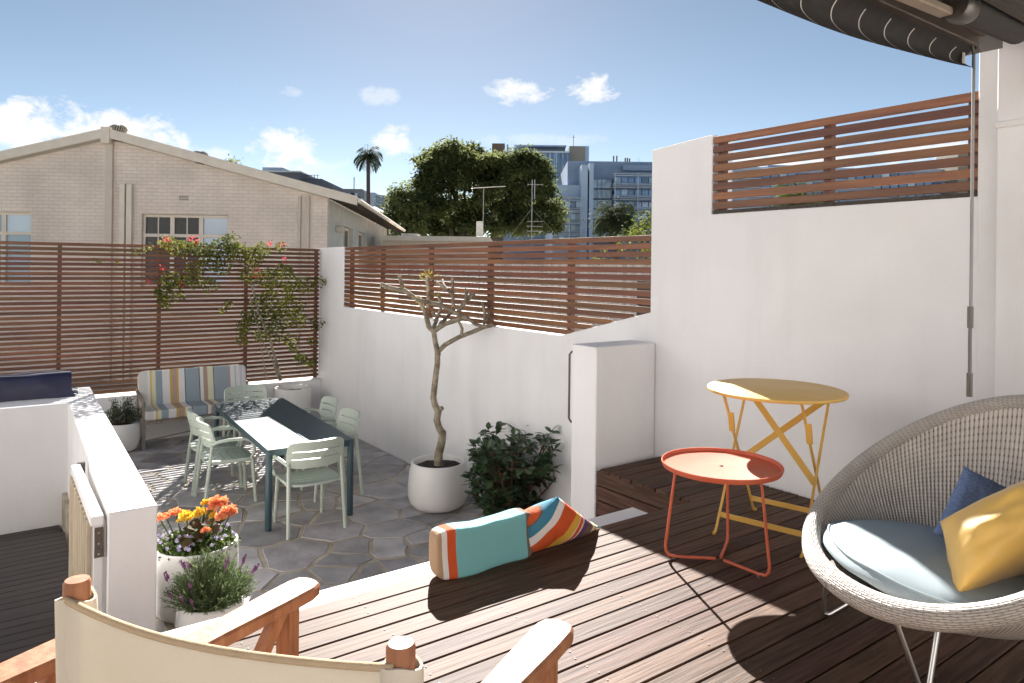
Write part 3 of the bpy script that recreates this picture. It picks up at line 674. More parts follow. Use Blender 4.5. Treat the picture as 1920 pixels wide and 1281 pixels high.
BR = [([(352, 410), (325, 385), (305, 300), (270, 235), (180, 170), (110, 160), (42, 135)], .021, -.12), ([(180, 170), (165, 130), (152, 85)], .016, -.16),
      ([(350, 395), (370, 345), (395, 280), (400, 250), (378, 195)], .016, .15), ([(360, 405), (420, 365), (540, 330), (495, 300), (540, 235), (590, 185)], .022, .06), ([(540, 235), (545, 200), (538, 162)], .014, .05),
      ([(320, 270), (322, 190), (314, 90)], .017, -.05), ([(540, 330), (465, 295), (390, 255), (320, 240), (250, 222)], .018, -.16), ([(470, 300), (466, 200), (464, 95)], .015, .1), ([(466, 200), (430, 165), (372, 128)], .014, .12), ([(430,165),(410,135),(405,108)], .012, .13),
      ([(390, 370), (430, 330), (455, 300)], .016, .1), ([(376, 535), (420, 490), (500, 445), (580, 415), (650, 385), (715, 370), (733, 320)], .02, .1), ([(515, 435), (520, 395), (500, 350)], .014, .02),
      ([(490, 318), (540, 325), (600, 370), (655, 383)], .017, .03), ([(650, 365), (655, 310), (640, 245)], .015, .1), ([(655, 350), (672, 320), (685, 280)], .014, .12), ([(360, 345), (372, 330), (346, 298)], .013, -.08)]
gb_ = G()
for P_, r, dd in BR:
    n = len(P_); pts = [fp(x, y, dd * i / (n - 1) * 1.6) for i, (x, y) in enumerate(P_)]
    gb_.tube(pts, [r * 1.16 * (1 - 0.15 * i / (n - 1)) for i in range(n)], 9)
obj('branches', gb_, BARKF, fr, world=False, smooth=80)
g = G()
for k in range(26):
    p = fp(rnd.uniform(290, 370), rnd.uniform(70, 110), rnd.uniform(-.08, .05)); g.leaf(p, Vector((rnd.uniform(-1, 1), rnd.uniform(-1, 1), rnd.uniform(-.2, 1.1))), rdir(), rnd.uniform(.05, .11), .012)
for k in range(14):
    p = fp(rnd.uniform(360, 390), rnd.uniform(190, 205), .2); g.leaf(p, rdir(), rdir(), .04, .012); p = fp(rnd.uniform(255, 285), rnd.uniform(215, 235), -.2); g.leaf(p, rdir(), rdir(), .04, .012)
obj('young_shoots', g, mat('young_shoot', (0.4, 0.26, 0.07), 0.6, (0.3, 0.3, 0.06), 30, transl=0.3), fr, world=False)

# camellia shrub beside the pier
cs = thing('camellia_shrub', 'dense dark green glossy-leaved shrub between white pot and pier', 'shrub', (3.5, 4.95, ZC))
g = G(); gl = G(); crn = random.Random(4)
tips = []
for k in range(17):
    a = crn.uniform(0, 2 * math.pi); r = crn.uniform(0.02, 0.07)
    base = Vector((r * math.cos(a), r * math.sin(a), 0)); th = crn.uniform(0.05, 0.95)
    top = Vector((math.cos(a) * th * 0.42, math.sin(a) * th * 0.42, crn.uniform(0.66, 0.95) * (1 - 0.35 * th)))
    mid = base.lerp(top, 0.5) + Vector((crn.uniform(-.04, .04), crn.uniform(-.04, .04), 0))
    g.tube([base, mid, top], [0.009, 0.007, 0.004], 6)
    for j in range(13):
        t_ = crn.uniform(0.18, 1.0); s_ = (base.lerp(mid, t_ * 2) if t_ < .5 else mid.lerp(top, t_ * 2 - 1))
        d = Vector((crn.uniform(-1, 1), crn.uniform(-1, 1), crn.uniform(0.0, 1.0))).normalized(); e = s_ + d * crn.uniform(.1, .25)
        g.tube([s_, e], [0.004, 0.002], 5); tips.append((s_, e, d))
for s_, e, d in tips:
    for j in range(11):
        p = s_.lerp(e, crn.uniform(.25, 1)); q = (d * 0.6 + Vector((crn.uniform(-1, 1), crn.uniform(-1, 1), crn.uniform(-.7, .6)))).normalized()
        gl.oval(p, q, Vector((crn.uniform(-.5, .5), crn.uniform(-.5, .5), 1)), crn.uniform(.06, .088), crn.uniform(.03, .042), 0.12)
obj('stems', g, mat('red_brown_stem', (0.13, 0.055, 0.035), 0.7), cs, world=False)
obj('foliage', gl, LEAFD, cs, world=False, kind='stuff'); cs.scale = (1.3, 1.3, 1.1)

# bougainvillea in a white pot against the screen
BP = (3.33, 9.86, ZC)
bv = thing('bougainvillea', 'bougainvillea in a white pot climbing over the slatted screen', 'climber', BP)
pot(bv, [(0.2, 0), (0.235, 0.01), (0.243, 0.06), (0.245, 0.5), (0.245, 0.56)], 0.222, 0.5)
def bp(zx, zy, Y):          # 1920-px crop (0,440)-(640,860)
    return Vector(ony(zx / 3.0, 440 + zy / 3.0, Y)) - Vector(BP)
g = G()
for P_, r in (([(1580, 822, 9.86), (1555, 720, 9.9), (1520, 600, 9.96), (1460, 450, 10.0), (1420, 300, 10.05), (1390, 180, 10.08)], .022), ([(1572, 822, 9.84), (1530, 700, 9.88), (1480, 610, 9.92), (1440, 480, 9.98), (1400, 330, 10.03)], .013), ([(1500, 812, 9.9), (1470, 640, 9.95), (1450, 520, 10.0)], .009),
              ([(1390, 180, 10.08), (1250, 120, 10.1), (1100, 100, 10.1), (950, 60, 10.1)], .01), ([(1420, 300, 10.05), (1560, 240, 10.05), (1620, 180, 10.05)], .009), ([(1480, 500, 10), (1600, 480, 10), (1800, 500, 10)], .007), ([(1380, 40, 10.1), (1372, 100, 10.1), (1390, 180, 10.08)], .006)):
    g.tube([bp(*q) for q in P_], [r * (1 - 0.5 * i / (len(P_) - 1)) for i in range(len(P_))], 7)
obj('stems', g, BARKF, bv, world=False, smooth=60)
g = G(); brn = random.Random(9)
CL = [(940, 40, 50, 90), (1010, 75, 60, 130), (1090, 70, 50, 120), (1160, 100, 60, 150), (1250, 60, 60, 150), (1300, 30, 50, 90), (1240, 160, 80, 150), (1330, 90, 60, 150), (1420, 120, 70, 190), (1470, 80, 50, 100), (1580, 70, 40, 50), (1100, 190, 60, 90), (960, 250, 60, 120), (920, 330, 50, 100), (930, 390, 35, 60), (1010, 260, 45, 70), (1090, 260, 50, 80), (1180, 280, 50, 70), (1000, 340, 40, 50),
      (1400, 230, 60, 110), (1500, 240, 70, 170), (1600, 200, 50, 120), (1640, 270, 60, 130), (1720, 280, 60, 100), (1800, 265, 40, 40), (1560, 330, 90, 230), (1640, 400, 70, 140), (1460, 380, 60, 110), (1400, 460, 50, 90), (1370, 520, 45, 80), (1360, 590, 35, 50), (1500, 460, 80, 190), (1590, 480, 70, 150), (1680, 480, 50, 80), (1780, 500, 40, 40), (1540, 560, 60, 90), (1640, 590, 45, 70), (1690, 690, 35, 60), (1740, 715, 30, 40), (1650, 640, 30, 40), (1290, 390, 25, 22), (1250, 430, 20, 18), (830, 70, 30, 14), (760, 100, 25, 10), (550, 148, 14, 8), (660, 150, 10, 5), (1750, 600, 35, 30), (1480, 560, 50, 70)]
for zx, zy, rr, n in CL:
    for k in range(int(n * 1.25)):
        a = brn.uniform(0, 2 * math.pi); r_ = rr * math.sqrt(brn.random()); Y = 10.15 - brn.random() ** 1.4 * 0.3
        if zy < 60: Y = 10.25 - brn.random() * 0.3
        p = bp(zx + r_ * math.cos(a), zy + r_ * math.sin(a) * 0.8, Y)
        g.oval(p, Vector((brn.uniform(-1, 1), brn.uniform(-1, .5), brn.uniform(-1, .5))), Vector((brn.uniform(-.6, .6), brn.uniform(-1, .2), 1)), brn.uniform(.03, .052), brn.uniform(.022, .036), 0.12)
obj('foliage', g, LEAFB, bv, world=False, kind='stuff')
fl = None
for zx, zy, rr, n in [(930, 30, 20, 14), (1085, 30, 20, 16), (1105, 45, 14, 9), (1445, 215, 24, 24), (1600, 152, 18, 14), (910, 190, 16, 12), (832, 268, 12, 9), (1025, 280, 16, 14), (1520, 48, 16, 12), (1595, 60, 22, 18)]:
    g = G()
    for k in range(n):
        p = bp(zx + brn.uniform(-rr, rr), zy + brn.uniform(-rr, rr), 9.95 + brn.uniform(-.05, .05)); g.leaf(p, Vector((brn.uniform(-1, 1), brn.uniform(-1, 1), brn.uniform(-.6, 1))), rdir(), .034, .027, .15)
    obj('flower_cluster', g, BPINK, bv, world=False)

# small shrub in a white pot left of the bench
SP = (1.2, 9.75, ZC)
sp_ = thing('potted_shrub', 'small dark shrub in a rounded white pot between low wall and bench', 'potted plant', SP)
pot(sp_, [(0.11, 0), (0.15, 0.01), (0.19, 0.08), (0.208, 0.18), (0.205, 0.3), (0.19, 0.34)], 0.165, 0.3)
g = G(); gl = G()
for k in range(60):
    a = rnd.uniform(0, 6.283); th = rnd.random() ** 0.6; top = Vector((math.cos(a) * th * .24, math.sin(a) * th * .24, 0.32 + (1 - th * th * .6) * rnd.uniform(.2, .36))); b_ = Vector((math.cos(a) * .04, math.sin(a) * .04, .3))
    g.tube([b_, b_.lerp(top, .5) + rv(.01), top], [.004, .003, .0015], 5)
    for j in range(22):
        p = b_.lerp(top, rnd.uniform(.35, 1)) + rv(.03); gl.leaf(p, (top - b_).normalized() * .6 + rdir(), rdir(), rnd.uniform(.025, .042), .013, .15)
obj('stems', g, BARK, sp_, world=False); obj('foliage', gl, mat('oleander_leaf', (0.07, 0.11, 0.05), .45, (.03, .05, .025), 12, transl=.25), sp_, world=False, kind='stuff')

# tall pot with begonias and violas
TP = (1.065, 5.03, ZC)
tp = thing('flower_pot', 'tall white pot full of orange begonias and lilac violas', 'potted plant', TP)
pot(tp, [(0.2, 0), (0.235, 0.01), (0.258, 0.06), (0.262, 0.3), (0.258, 0.435)], 0.235, 0.39)
gl = G(); gv = G()
for k in range(900):
    a = rnd.uniform(0, 6.283); r_ = 0.25 * math.sqrt(rnd.random()); p = Vector((r_ * math.cos(a), r_ * math.sin(a), 0.4 + rnd.uniform(0, .1) * (1.25 - r_ / .28)))
    gl.oval(p, rdir() + Vector((0, 0, .5)), Vector((0, 0, 1)) + rv(.5), rnd.uniform(.03, .05), rnd.uniform(.02, .032), .1)
for k in range(60):
    a = rnd.uniform(0, 6.283); r_ = 0.245 * math.sqrt(rnd.random()); p = Vector((r_ * math.cos(a), r_ * math.sin(a), 0.45 + rnd.uniform(0, .05) * (1.3 - r_ / .25) + .02))
    n_ = (Vector((0.0, -.9, .7)) + rv(.6)).normalized(); x_ = n_.orthogonal().normalized(); y_ = n_.cross(x_)
    for j in range(5):
        aa = j * 1.2566; d = x_ * math.cos(aa) + y_ * math.sin(aa); gv.leaf(p, d + n_ * .2, n_, .015, .016, .05)
obj('foliage', gl, LEAFF, tp, world=False, kind='stuff'); obj('viola_blooms', gv, BLILAC, tp, world=False, kind='stuff')
def bloom(c, r, m_, n=46):
    g = G()
    for k in range(n):
        d = rdir(); d.z = abs(d.z) * .8 + d.z * .2; p = Vector(c) + d * r * rnd.uniform(.15, .75); t_ = (d + rdir() * .9).normalized(); g.leaf(p, t_, d, r * rnd.uniform(.5, .8), r * .62, .25)
    obj('bloom', g, m_, tp, world=False)
    g = G().tube([(c[0] * .6, c[1] * .6, .42), (c[0], c[1], c[2] - r * .3)], .004, 5); obj('stalk', g, LEAFF, tp, world=False)
td = float(np.dot(np.array(TP) - CAM, fw))
for zx, zy, r, m_, dd in [(105, 260, .028, BORNG, -.05), (155, 238, .022, BORNG, 0), (245, 215, .033, BORNG, .05), (345, 253, .042, BYEL, -.05), (470, 218, .035, BYEL, .02), (500, 190, .022, BORNG, .08), (515, 120, .024, BYEL, .1), (620, 130, .05, BORNG, .1), (680, 110, .03, BORNG, .12), (740, 205, .042, BORNG, 0), (675, 240, .036, BORNG, -.05), (590, 235, .022, BYEL, .0), (515, 372, .022, BORNG, -.15)]:
    q = Vector(atd(280 + zx * 200 / 985, 920 + zy * 200 / 985, td + dd)) - Vector(TP); bloom(tuple(q), r * 1.25, m_, 70)
g = G()
for k in range(34):
    a = rnd.uniform(0, 6.283); r_ = rnd.uniform(.02, .22); p = Vector((r_ * math.cos(a), r_ * math.sin(a), .48 + rnd.uniform(0, .1) * (1.2 - r_ * 3))); g.oval(p, rdir() + Vector((0, 0, .3)), Vector((rnd.uniform(-.6, .6), -.5, 1)), rnd.uniform(.06, .09), rnd.uniform(.05, .075), .06)
obj('begonia_leaves', g, mat('begonia_leaf', (.07, .08, .03), .75, (.09, .04, .025), 14, transl=.25, spec=.15), tp, world=False)

# lavender
LP = (1.06, 4.60, ZC)
lv = thing('lavender_pot', 'bushy lavender in a low white pot in front of the begonias', 'potted plant', LP)
pot(lv, [(0.15, 0), (0.185, 0.008), (0.2, 0.05), (0.2, 0.12), (0.19, 0.21), (.185, .22)], 0.168, 0.18)
g = G(); gl = G(); gf = G()
for k in range(340):
    a = rnd.uniform(0, 6.283); th = rnd.random() ** .55; top = Vector((math.cos(a) * th * .27, math.sin(a) * th * .27, .2 + (1 - .75 * th * th) * rnd.uniform(.22, .34))); b_ = Vector((math.cos(a) * .08 * th, math.sin(a) * .08 * th, .18))
    g.tube([b_, b_.lerp(top, .5) + rv(.01), top], [.003, .0025, .0012], 4)
    for j in range(17):
        p = b_.lerp(top, rnd.uniform(.3, 1)); gl.leaf(p, (top - b_).normalized() + rdir() * .75, rdir(), rnd.uniform(.022, .036), .0055, .1)
obj('stems', g, LEAFL, lv, world=False); obj('foliage', gl, LEAFL, lv, world=False, kind='stuff')
for k in range(16):
    a = rnd.uniform(0, 6.283); th = rnd.uniform(.2, 1.0); b_ = Vector((math.cos(a) * th * .25, math.sin(a) * th * .25, .44 - .17 * th * th)); d = Vector((math.cos(a) * th * .6, math.sin(a) * th * .6, 1)).normalized(); e = b_ + d * rnd.uniform(.03, .07)
    g = G().tube([b_, e], .0015, 4).tube([e, e + d * .012, e + d * .026, e + d * .036], [.004, .008, .007, .003], 6)
    for j in range(3): g.leaf(e + d * .032, d + rdir() * .5, rdir(), .022, .01, .1)
    obj('flower_spike', g, BLAV, lv, world=False)

# ------------------------------------------------------------------ striped cushions on the deck edge
TAN, WHT, RED, TEA, BRN, NVY, YLW, PUR, BLU = (.42, .28, .17), (.75, .72, .68), (.62, .1, .03), (.2, .47, .48), (.17, .12, .09), (.05, .05, .13), (.7, .42, .06), (.12, .06, .16), (.06, .22, .32)
S1 = ramp_mat('striped_bolster_fabric', 0, [(0, TAN), (.028, WHT), (.075, RED), (.155, TEA), (.86, BRN), (.94, WHT), (.965, NVY), (.982, RED)], 1.5, 2.03, bump=.45)
b1 = thing('striped_bolster', 'flat teal bolster cushion with red and brown end stripes on the deck edge', 'cushion', (1.76, 2.64, 0))
g = puff(0.262, 0.052, 0.102, 16, 9, 3, 0.013); g.v = [(x * .955 + 1.752, y + 2.625 + (z) * .12, z + .100) for x, y, z in g.v]
obj('cushion_body', g, S1, None, smooth=60).parent = b1
D.objects[-1] if False else None
for o in b1.children: o.location = (-1.76, -2.64, 0)
S2 = ramp_mat('striped_cushion_fabric_diagonal', 0, [(0, RED), (.035, BRN), (.05, BLU), (.13, WHT), (.2, RED), (.385, YLW), (.485, WHT), (.5, RED), (.545, WHT), (.565, PUR), (.63, BRN), (.765, WHT), (.82, YLW), (.88, TEA)], -.28, .2, bump=.45, angle=(0, R_(-49.5), 0))
b2 = thing('striped_pillow', 'crumpled pillow with diagonal red, yellow and blue stripes leaning on its corner', 'cushion', (2.2, 2.6, 0))
def pillow(h, th, n=16, pinch=.18, seed=0, wob=.006):
    """square pillow in the local xz plane, thickness along y"""
    g = G(); V = []; F = []
    for side in (1, -1):
        o = len(V)
        for i in range(n + 1):
            for j in range(n + 1):
                u, v = -1 + 2 * i / n, -1 + 2 * j / n
                x = u * h * (1 - pinch * (1 - v * v) * abs(u) ** 3 * .55); z = v * h * (1 - pinch * (1 - u * u) * abs(v) ** 3 * .55)
                y = side * th * (max(0, (1 - u * u) * (1 - v * v))) ** .42
                w = noise.noise_vector(Vector((x * 9 + seed, y * 4, z * 9))) * wob + noise.noise_vector(Vector((x * 26 + seed, 3, z * 26))) * wob * .35
                e_ = (1 - u * u) * (1 - v * v) > 1e-6
                V.append((x, y + (w.y * side if e_ else 0), z))
        for i in range(n):
            for j in range(n):
                a = o + i * (n + 1) + j; q = (a, a + n + 1, a + n + 2, a + 1); F.append(q if side == -1 else q[::-1])
    g.add(V, F); return g
def pillow_obj(name, g, m_, parent, loc, rot, smooth=70):
    me_o = obj(name, g, m_, parent, world=False, smooth=smooth)
    bm = bmesh.new(); bm.from_mesh(me_o.data); bmesh.ops.remove_doubles(bm, verts=bm.verts[:], dist=1e-5); bmesh.ops.recalc_face_normals(bm, faces=bm.faces[:]); bm.to_mesh(me_o.data); bm.free()
    me_o.location = loc; me_o.rotation_euler = rot; return me_o
# a kite-shaped pillow: top corner up, long tip to the right
g = pillow(1.0, 1.0, 18, .1, 2, .0)
V2 = []
for (x, y, z) in g.v:
    u, v = max(-1, min(1, x)), max(-1, min(1, z))
    A, B, C_, D_ = Vector((-.26, -.01, .0)), Vector((.3, .04, .0)), Vector((-.065, -.045, .25)), Vector((-.25, 0, .19))
    s_, t_ = (u + 1) / 2, (v + 1) / 2
    p = (A * (1 - s_) + B * s_) * (1 - t_) + (D_ * (1 - s_) + C_ * s_) * t_
    V2.append((p.x, p.y + y * .085 + .012 * noise.noise(Vector((p.x * 12, y, p.z * 12))), max(.002, p.z)))
g.v = V2
pillow_obj('cushion_body', g, S2, b2, (0.0, .02, 0), (0, 0, 0))

# ------------------------------------------------------------------ orange tray table
ot = thing('side_table', 'round orange tray-top side table on three bent wire legs', 'side table', (2.66, 2.045, 0))
obj('tray', G().lathe([(0.0, .436), (.245, .436), (.256, .440), (.263, .453), (.2665, .4535), (.268, .448), (.261, .430), (.25, .4285), (0.0, .4285)], 56), ORANGE, ot, world=False, smooth=40)
g = G().tube([(-.006, -.003, .4365), (.006, .003, .4365)], .006, 8); obj('centre_screw', G().lathe([(.008, .4362), (.008, .440), (.003, .4405)], 8), DKMET, ot, world=False)
for ft in ((2.478, 2.217), (2.674, 1.815), (2.85, 2.153)):
    fx, fy = ft[0] - 2.66, ft[1] - 2.045; L_ = math.hypot(fx, fy); dx, dy = fx / L_, fy / L_; L_ = .245
    P_ = [(dx * .02, dy * .02, .014), (dx * (L_ - .05), dy * (L_ - .05), .012), (dx * (L_ - .018), dy * (L_ - .018), .016), (dx * (L_ - .004), dy * (L_ - .004), .032), (dx * L_, dy * L_, .06), (dx * (L_ - .04), dy * (L_ - .04), .39), (dx * (L_ - .05), dy * (L_ - .05), .415), (dx * (L_ - .075), dy * (L_ - .075), .424), (dx * (L_ - .12), dy * (L_ - .12), .424)]
    lgo = obj('leg', G().tube(P_, .0068, 10), ORANGE, ot, world=False, smooth=60)
    obj('glide', G().box(-.012, .012, -.006, .006, 0, .012), STEEL, lgo, world=False).location = (dx * (L_ - .045), dy * (L_ - .045), 0)

# ------------------------------------------------------------------ yellow folding table
yt = thing('bistro_table', 'tall round yellow folding bistro table against the white wall', 'table', (3.2, 2.13, 0), math.atan2(.11, .44))
HY = .728
obj('top', G().lathe([(0, HY), (.328, HY), (.336, HY - .003), (.338, HY - .012), (.334, HY - .018), (.33, HY - .012), (0, HY - .006)], 64), YELLOW, yt, world=False, smooth=35)
for s in (-1, 1):
    f1 = s * .214; f2 = s * .192
    lb_ = obj('leg', G().bar((-.222, f1, .012), (.17, f1, HY - .02), 0.009, .011, (0, 1, 0)), YELLOW, yt, world=False)
    obj('foot', G().tube([(-.222, f1, .02), (-.232, f1, .007), (-.25, f1, .006)], .0075, 8), YELLOW, lb_, world=False)
    la_ = obj('leg', G().bar((.222, f2, .012), (-.2, f2, HY - .02), 0.009, .011, (0, 1, 0)), YELLOW, yt, world=False)
    obj('foot', G().tube([(.222, f2, .02), (.232, f2, .007), (.25, f2, .006)], .0075, 8), YELLOW, la_, world=False)
    obj('latch', G().bar((-.11, f2 - .012, .5), (-.135, f2 - .012, .6), .009, .03, (0, 1, 0)), YELLOW, la_, world=False, bevel=.002)
def pB(z): return -.222 + (.392) * (z - .012) / (HY - .032)
for za, zb_ in ((.69, .30), (.30, .69)):
    obj('cross_brace', G().bar((pB(za) + .004 * (za > zb_), -.214, za), (pB(zb_) + .004 * (za > zb_), .214, zb_), .005, .032, (.49, 0, .87)), YELLOW, yt, world=False)
obj('stretcher', G().bar((pB(.085), -.214, .085), (pB(.085), .214, .085), .005, .026), YELLOW, yt, world=False)
obj('stretcher', G().bar((.18, -.192, .085), (.18, .192, .085), .005, .026), YELLOW, yt, world=False)
obj('top_rail', G().bar((.165, -.22, HY - .02), (.165, .22, HY - .02), .016, .012), YELLOW, yt, world=False)
obj('top_rail', G().bar((-.2, -.2, HY - .02), (-.2, .2, HY - .02), .016, .012), YELLOW, yt, world=False)

# ------------------------------------------------------------------ wicker chair
WC = (2.643, 1.075, 0); wth = 2.637; wa, wb_, wzf, wzb = .407, .501, .297, .881
wk = thing('wicker_chair', 'large round pale wicker bowl chair on bent steel legs', 'chair', WC)
Fd = Vector((math.cos(wth), math.sin(wth), 0)); Sd = Vector((-Fd.y, Fd.x, 0))
def rimp(t_, k=1.0): 
    p = Fd * (wa * math.cos(t_) * k) + Sd * (wb_ * math.sin(t_) * k); p.z = wzf + (wzb - wzf) * ((1 - math.cos(t_)) / 2) ** 1.232; return p
bc = Fd * .02
def wexp(z): return 2.0 + 3.4 * max(0, (z - .297)) / .58
NU, NV = 144, 26
def shell(off):
    g = G(); uv = []
    for i in range(NU + 1):
        t_ = 2 * math.pi * i / NU; r = rimp(t_)
        for j in range(NV + 1):
            q = 1 - j / NV; rho = q ** .85 if q > 0 else 0
            p = bc + (Vector((r.x, r.y, 0)) - bc) * rho * (1 - off * .05); zb0 = .215 + off * -.03
            hh = rho ** wexp(r.z)
            p.z = zb0 + (r.z - zb0) * hh; 
            if off: p = p + Vector((p.x - bc.x, p.y - bc.y, 0)).normalized() * .0 if False else p
            g.v.append(tuple(p)); uv.append((i * 1.25, q * 84))
    for i in range(NU):
        for j in range(NV): 
            a = i * (NV + 1) + j; g.f.append((a, a + 1, a + NV + 2, a + NV + 1))
    g.uv = uv; return g
inn = obj('shell', shell(0), WICK, wk, world=False, smooth=80)
g2 = shell(0)
g2.v = [(x * 1.0 + (Vector((x, y, 0)).normalized() * .022).x, y + (Vector((x, y, 0)).normalized() * .022).y, z - .028) for x, y, z in g2.v]
g2.f = [q[::-1] for q in g2.f]
obj('outer_shell', g2, WICK, wk, world=False, smooth=80)
g = G(); uv = []; nr = 14; N_ = 180
for i in range(N_):
    t_ = 2 * math.pi * i / N_; p = rimp(t_); d = (rimp(t_ + .02) - rimp(t_ - .02)).normalized(); out_ = Vector((p.x, p.y, 0)).normalized(); x_ = (out_ - d * out_.dot(d)).normalized(); y_ = d.cross(x_)
    if y_.z < 0: y_ = -y_
    rr = .029 + .006 * math.cos(t_)
    for k in range(nr + 1):
        a = 2 * math.pi * k / nr + 3.9; g.v.append(tuple(p + x_ * (math.cos(a) * rr + .01) + y_ * (math.sin(a) * rr * 1.15 - .012))); uv.append((k * 2.4, i * .5))
for i in range(N_):
    for k in range(nr): g.f.append((i * (nr + 1) + k, i * (nr + 1) + k + 1, ((i + 1) % N_) * (nr + 1) + k + 1, ((i + 1) % N_) * (nr + 1) + k))
g.uv = uv
obj('rim', g, WICKR, wk, world=False, smooth=80)
def hairpin(a, foot, b, r=.009):
    a, foot, b = Vector(a), Vector(foot), Vector(b); A = foot + (a - foot).normalized() * .05; B = foot + (b - foot).normalized() * .05
    P_ = [a, A]
    for k in range(1, 6):
        t_ = k / 6; P_.append(A * (1 - t_) ** 2 + foot * 2 * t_ * (1 - t_) + B * t_ ** 2)
    P_ += [B, b]; zmin = min(p.z for p in P_); 
    for p in P_: p.z = max(p.z, r)
    return G().tube(P_, r, 10)
for a, f_, b in [((2.56, 1.47, .31), (2.585, 1.505, -.02), (2.62, 1.25, .23)), ((2.28, 1.1, .27), (2.34, 1.02, -.02), (2.45, 1.03, .22)), ((2.95, 1.35, .4), (3.0, 1.3, -.02), (2.8, 1.15, .24)), ((2.6, .68, .4), (2.68, .68, -.02), (2.65, .88, .24))]:
    w3 = Vector(WC); obj('leg', hairpin(Vector(a) - w3, Vector(f_) - w3, Vector(b) - w3), STEEL, wk, world=False, smooth=60)
# seat cushion, pillows
sc_ = thing('seat_cushion', 'blue-grey piped seat cushion inside the wicker chair', 'cushion', (WC[0], WC[1], .312))
g = G(); n1, n2 = 72, 20; V = []; F = []
def cpt(t_, k): 
    rz0 = rimp(t_).z; lim = min(.93, ((.335 - .215) / (rz0 - .215)) ** (1 / wexp(rz0)) - .015)
    q = bc + (Fd * (wa * math.cos(t_)) + Sd * (wb_ * math.sin(t_)) - bc) * (lim * k); tilt = .015 * math.cos(t_) * k - .01
    return q, tilt
prof = [(0.02, .105), (.4, .108), (.7, .1), (.86, .086), (.95, .066), (.99, .045), (1.0, .03), (.985, .024), (.93, .018), (.78, .012), (.5, .0), (.02, -.005)]
for i in range(n1):
    t_ = 2 * math.pi * i / n1
    for k, z in prof:
        q, tl_ = cpt(t_, k); w = noise.noise(Vector((q.x * 7, q.y * 7, z * 3))) * .012; lift = .0
        V.append((q.x, q.y, z + tl_ + w + lift - .02))
m_ = len(prof)
for i in range(n1):
    for j in range(m_ - 1): F.append((i * m_ + j, i * m_ + j + 1, ((i + 1) % n1) * m_ + j + 1, ((i + 1) % n1) * m_ + j))
F.append(tuple(i * m_ for i in range(n1)))
obj('cushion_body', g.add(V, F), CUSH, sc_, world=False, smooth=70)
obj('piping', G().tube([Vector(V[i * m_ + 4]) * 1.0 + Vector((0, 0, .003)) for i in range(n1)], .0045, 6, closed=True), CUSH, sc_, world=False, smooth=80)
def at_px(x, y, d): return Vector(atd(x, y, d))
yp = thing('yellow_pillow', 'plump yellow satin pillow leaning in the wicker chair', 'pillow', (2.70, .97, .45))
def pillow_at(name, m_, parent, org, cl, cb, ct, th, pinch, seed, wob):
    """pillow spanned by three corners (left, bottom, top) given as points in the room"""
    U = (ct - cl) / 2; V_ = (cl - cb) / 2; N = U.cross(V_).normalized(); ce = (ct + cb) / 2; g = pillow(1.0, 1.0, 26, pinch, seed, 0)
    g.v = [tuple(ce + U * x + V_ * z + N * (y * th + wob * noise.noise(Vector((x * 2.2 + seed, y, z * 2.2))) * (1 - x * x) * (1 - z * z) * 2 + wob * .5 * noise.noise(Vector((x * 7 + seed, y, z * 5))) * (1 - x * x * z * z)) - org) for x, y, z in g.v]
    return pillow_obj(name, g, m_, parent, (0, 0, 0), (0, 0, 0))
pillow_at('pillow_body', YPIL, yp, Vector((2.70, .97, .45)), at_px(1762, 978, 2.3), at_px(1788, 1126, 2.12), at_px(2030, 868, 2.36), .17, .08, 4, .02)
bp_ = thing('blue_pillow', 'small blue woven pillow behind the yellow one in the wicker chair', 'pillow', (2.88, 1.1, .45))
pillow_at('pillow_body', mat('blue_woven_fabric', (.1, .15, .3), .9, (.21, .28, .43), 90, (1, 1, 5), bump=.2), bp_, Vector((2.88, 1.1, .45)), at_px(1808, 874, 2.56), at_px(1748, 1000, 2.44), at_px(1930, 935, 2.52), .06, .1, 9, .012)

